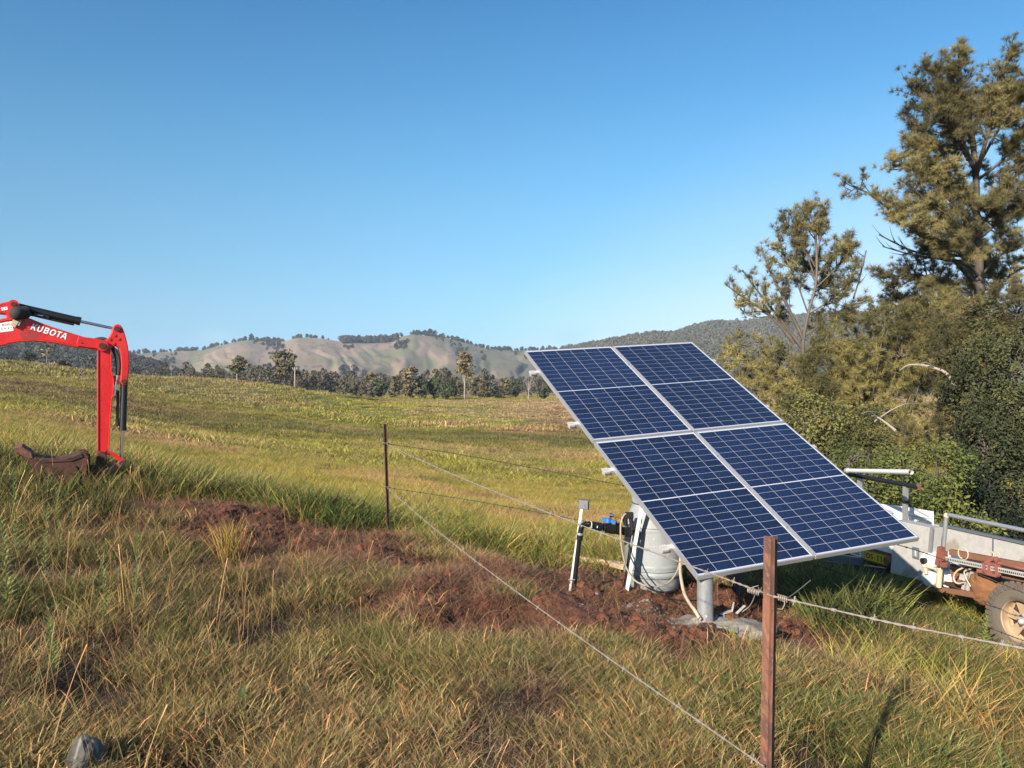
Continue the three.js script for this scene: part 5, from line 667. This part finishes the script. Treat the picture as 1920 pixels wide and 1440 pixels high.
farTree('round-crowned gum on the crest at the left end of the valley trees', 'gum', 445, 168, 668, 54, null, 2);
farTree('bleached dead tree sticking up on the crest right of the digger arm', 'dead', 321, 172, 676, 30, null, 3);
farTree('tall sparse dry tree seen under the digger boom', 'thin', 88, 150, 640, 36, null, 1);
farTree('small lone spindly tree on the open hillside left of the digger arm', 'thin', 153, 96, 690, 20, null, 2);
for (const [px, d, top, w, v] of [[56, 152, 659, 34, 1], [20, 160, 668, 40, 2], [121, 148, 674, 42, 3]]) farTree('low green bush on the crest beneath the digger boom', 'bush', px, d, top, w, 'bushes on the crest beneath the digger boom', v);
for (const [px, d, top, w, v] of [[791, 234, 706, 34, 1], [814, 238, 706, 40, 2], [838, 232, 711, 44, 3], [671, 234, 713, 66, 2], [966, 262, 710, 36, 1], [1023, 236, 705, 50, 3], [933, 275, 725, 34, 1], [712, 246, 714, 46, 3]]) farTree('dark green round-headed tree in the valley tree row', 'bush', px, d, top, w, 'dark round trees in the valley row', v);
for (const [px, d, top, w, v] of [[742, 240, 704, 42, 1], [700, 255, 699, 46, 2], [892, 258, 708, 40, 1], [912, 270, 714, 36, 2], [856, 270, 704, 36, 2], [946, 290, 708, 40, 1]]) farTree('olive-brown bushy tree in the valley tree row', 'olive', px, d, top, w, 'olive trees in the valley row', v);
{ const rn = rngOf(99); for (let i = 0; i < 46; i++) { const px = lerp(352, 690, (i + rn()) / 46), c = px < 440 ? lerp(694, 690, rn()) : px < 520 ? lerp(690, 684, rn()) : lerp(688, 706, clamp((px - 520) / 130) + (rn() - .5) * .5), d = lerp(185, 250, rn()); farTree('grey-brown gum in the thick part of the valley tree row', 'grey', px, d, c + 22 * rn() * rn() - 4, 18 + 34 * rn() * rn(), 'grey gums in the valley row', 1 + i % 4); } }
// far woods: countless trees on the flat behind the row, on the spurs and along the ridges
function woods(name, label, list, o, seed) {
  const { g } = farCrown(seed, o), im = new THREE.InstancedMesh(g, farLeaf, list.length), m = new THREE.Matrix4(), q = new THREE.Quaternion(), c = new THREE.Color(), rn = rngOf(seed); list.forEach(([p, w, h, t], i) => { q.setFromAxisAngle(UP, rn() * 6.3); im.setMatrixAt(i, m.compose(p, q, V(w, h, w))); const k = t * (.7 + .6 * rn()); im.setColorAt(i, c.setRGB(k, k * (.95 + .1 * rn()), k)); }); im.name = numbered(name); im.castShadow = im.receiveShadow = true; scene.add(im); return tag(im, label, 'woodland', null, 'stuff');
}
{
  const low = { lobes: 9, per: 26, y0: .15, y1: .9, w: .40, ls: .2, leaf: .12, c: [.085, .082, .056] }, mid = { ...KIND.grey, c: [.11, .10, .075] }, rn = rngOf(321), A = [], B = [], C = [], E = [], hx = (px, d) => (px - 960) / F * d;
  for (let i = 0; i < 420; i++) { const px = lerp(-60, 1900, rn()), d = lerp(290, 480, rn()), x = hx(px, d), s = 6 + 6 * rn(); if (px > 860 && px < 940 && rn() < .6) continue; A.push([V(x, groundH(x, -d) - .5, -d), s * .8, s, .9]); }
  for (let i = 0; i < 5200; i++) { const px = lerp(-420, 330, rn()), d = lerp(500, 930, Math.sqrt(rn())), s = 8 + 8 * rn(); B.push([V(hx(px, d), hillH(LEFT, px, d) - 1, -d), s, s, .8]); }
  for (let i = 0; i < 15000; i++) { const px = lerp(1060, 2500, rn()), d = lerp(760, 1540, Math.sqrt(rn())), s = 9 + 8 * rn(); C.push([V(hx(px, d), hillH(RIGHT, px, d) - 1, -d), s, s, .95]); }
  const dens = (px) => (px < 430 ? .5 : px < 455 ? .25 : px < 475 ? .9 : px < 535 ? .6 : px < 555 ? .1 : px < 590 ? .6 : px < 640 ? .12 : px < 745 ? 1 : px < 765 ? .2 : px < 775 ? .4 : px < 835 ? .8 : px < 960 ? .9 : .7);
  for (let i = 0; i < 760; i++) { const px = i < 200 ? lerp(642, 744, rn()) : lerp(240, 1200, rn()); if (rn() > dens(px)) continue; const dense = px > 640 && px < 745, d = 1700 + (dense ? lerp(-70, 60, rn()) : lerp(-14, 30, rn())), big = px > 455 && px < 475 || px > 780 && px < 815, s = (dense ? 9 : 5) + 7 * rn() * (big ? 1.9 : 1); E.push([V(hx(px, d), hillH(MAIN, px, d) - 1, -d), s * 1.05, s, .7]); }
  for (let i = 0; i < 2600; i++) { const px = lerp(240, 1250, rn()), d = lerp(760, 1690, rn()), n = fbm(px * .02 + 3, d * .004, 3, 55), w = px + (fbm(px * .01, d * .002, 3, 5) - .5) * 90, rid = Math.abs(2 * fbm(w / 95, d * .0006, 2, 11) - 1) * 1.6; if (n < .68 && !(rid < .12 && rn() < .16)) continue; const s = 4 + 6 * rn(); E.push([V(hx(px, d), hillH(MAIN, px, d) - .5, -d), s * 1.2, s, .75]); }
  woods('woodland', 'grey band of woodland behind the valley tree row', A, mid, 61); woods('woodland', 'dense trees covering the dark spur behind the digger', B, low, 62); woods('woodland', 'grey-green forest covering the range behind the panels', C, low, 63); woods('woodland', 'scattered trees along the bare hill ridge and in its gullies', E, low, 64);
}
// power pole on the crest
{ const b = onGround(553, 172), h = EYE + (720 - 688) / F * 172 - b.y, t = thing('power_pole', 'pale wooden power pole standing in front of the spreading gum', 'power pole', b); mesh('pole', rod(V(0, -.3, 0), V(0, h, 0), .2, .15, 10), M.barkPale, t); mesh('crossarm', beam(V(-.55, h - .5, 0), V(.55, h - .45, .1), .1), M.barkPale, t); mesh('insulator', [-.45, 0, .45].map((x) => rod(V(x, h - .4, 0), V(x, h - .1, 0), .06, .05, 8)), M.white, t); }
// cattle far out on the flat
{
  const body = [V(-.75, 1.05, 0), V(-.4, 1.08, 0), V(.1, 1.02, 0), V(.6, 1.12, 0)], cv = new THREE.CatmullRomCurve3(body), g0 = new THREE.TubeGeometry(cv, 12, .38, 10), legs = [[-.65, .14], [-.6, -.14], [.5, .14], [.55, -.14]].map(([x, z]) => rod(V(x, 0, z), V(x, .9, z), .06, .11, 6)), neck = rod(V(.55, 1.1, 0), V(1.0, .75, 0), .24, .15, 8), head = rod(V(.95, .85, 0), V(1.2, .45, 0), .14, .09, 8), ends = [[-.75, 1.05, .37], [.6, 1.1, .37]].map(([x, y, r]) => new THREE.SphereGeometry(r, 10, 8).translate(x, y, 0)), tail = rod(V(-1.05, 1.2, 0), V(-1.12, .5, 0), .03, .02, 5), g = merge([g0, ...legs, neck, head, ...ends, tail]);
  [[902, 250, .4], [918, 262, 2.6], [927, 262, 3.4], [935, 264, .2]].forEach(([px, d, a]) => { const c = mesh('cow', g, std(.02, .016, .014, .9)); c.position.copy(onGround(px, d)); c.rotation.y = a; tag(c, 'dark cow grazing on the green flat between the tall gum and the dead gum', 'cow', 'cattle grazing on the flat'); });
}
// ───────────────────────── single plants in the near grass ─────────────────────────
{
  const spots = [[97, 3.95, .30, .032], [80, 5.2, .6, .03], [30, 5.6, .68, .032], [112, 5.8, .55, .03], [452, 3.75, .17, .04], [200, 4.6, .42, .03], [1886, 3.3, .42, .03], [1845, 6.3, .42, .05], [255, 5.0, .5, .03], [14, 4.7, .6, .04]];
  const where = ['bright green weed spike just above the grey rock', 'tall leafy weed stalk second in from the left edge', 'tallest weed stalk near the left edge below the bucket', 'leafy weed stalk right of the tall ones under the bucket', 'low fresh green weed in the grass at the bottom centre left', 'slim weed spike above and right of the grey rock', 'pale weed spike in the grass at the bottom right corner', 'green weed growing against the truck tyre', 'slim weed stalk left of the dry tussock', 'weed stalk at the very left edge of the grass'];
  spots.forEach(([px, d, h, lw], i) => { const b = onGround(px, d), t = thing('weed', where[i], 'plant', b), rn = rngOf(i + 500), lean = (rn() - .5) * .18; mesh('stem', taper([V(0, -.02, 0), V(lean * .3 * h, h * .5, 0), V(lean * h, h, .01)], .0035, .0015, 8, 5), std(.14, .17, .05, .8), t);
    const pos = [], idx = []; for (let k = 0; k < 120; k++) { const u = .06 + .94 * k / 120, a = k * 2.4, L = lw * (1.15 - .75 * u) * (.7 + .6 * rn()) * 1.35, x = lean * u * u * h, y = u * h, c = Math.cos(a), s = Math.sin(a), w = L * .14, o = pos.length / 3; pos.push(x, y, 0, x + c * L * .5 - s * w, y + L * .45, s * L * .5 + c * w, x + c * L * .5 + s * w, y + L * .45, s * L * .5 - c * w, x + c * L, y + L * .6, s * L); idx.push(o, o + 2, o + 1, o + 1, o + 2, o + 3); }
    const g = new THREE.BufferGeometry(); g.setAttribute('position', new THREE.Float32BufferAttribute(pos, 3)); g.setIndex(idx); g.computeVertexNormals(); mesh('leaves', g, std(...[[.20, .27, .065], [.26, .28, .075]][i % 2], .7, 0, { side: THREE.DoubleSide, transmission: .2, thickness: 0 }), t); });
  const tus = (label, px, d, o, c, s = 1) => { const g = bladePatch(o), p = onGround(px, d), m = leafMat(.8, .2); m.color.setRGB(...c); const k = mesh('grass_tussock', g, m); k.position.copy(p); k.scale.setScalar(s); return tag(k, label, 'tussock'); };
  tus('big dark green grass tussock left of the far star picket', 640, 8.35, { n: 420, R: .34, h0: .35, h1: .75, w: .011, lean: .3, curl: 1.0, seg: 4, seed: 301, foot: [.6, .6, .5] }, [0.062, 0.095, 0.022]);
  tus('dark green tussock at the bank left of the big one', 545, 8.6, { n: 260, R: .3, h0: .3, h1: .6, w: .011, lean: .3, curl: 1.0, seg: 4, seed: 302, foot: [.6, .6, .5] }, [0.073, 0.101, 0.022]);
  tus('green tussock on the bank right of the far star picket', 905, 8.4, { n: 240, R: .26, h0: .25, h1: .5, w: .010, lean: .3, curl: 1.0, seg: 4, seed: 303, foot: [.6, .6, .5] }, [0.084, 0.112, 0.025]);
  tus('upright dry golden tussock standing alone by the left trench', 432, 6.4, { n: 150, R: .09, h0: .3, h1: .55, w: .006, lean: .14, curl: .45, seg: 4, seed: 304, foot: [.8, .7, .6], mixDry: .3 }, [0.291, 0.224, 0.062]);
  tus('pale yellow-green tussock beside the concrete footing', 1385, 5.15, { n: 150, R: .12, h0: .15, h1: .36, w: .006, lean: .5, curl: .8, seg: 4, seed: 305 }, [0.291, 0.269, 0.056]);
  tus('yellow tussock with long bent blades before the panel shadow', 1600, 4.95, { n: 170, R: .2, h0: .22, h1: .55, w: .007, lean: .5, curl: .8, seg: 4, seed: 306 }, [0.291, 0.280, 0.062]);
  tus('long straw-coloured tussock near the right edge below the wire', 1795, 4.2, { n: 300, R: .3, h0: .25, h1: .6, w: .006, lean: .6, curl: .8, seg: 4, seed: 307, mixDry: .3 }, [0.280, 0.235, 0.073]);
  tus('yellow-green tall grass clump under the wire left of the truck wheel', 1720, 5.4, { n: 260, R: .35, h0: .25, h1: .6, w: .008, lean: .35, curl: .8, seg: 4, seed: 308 }, [0.213, 0.224, 0.045]);
}
renderer.render(scene, camera);
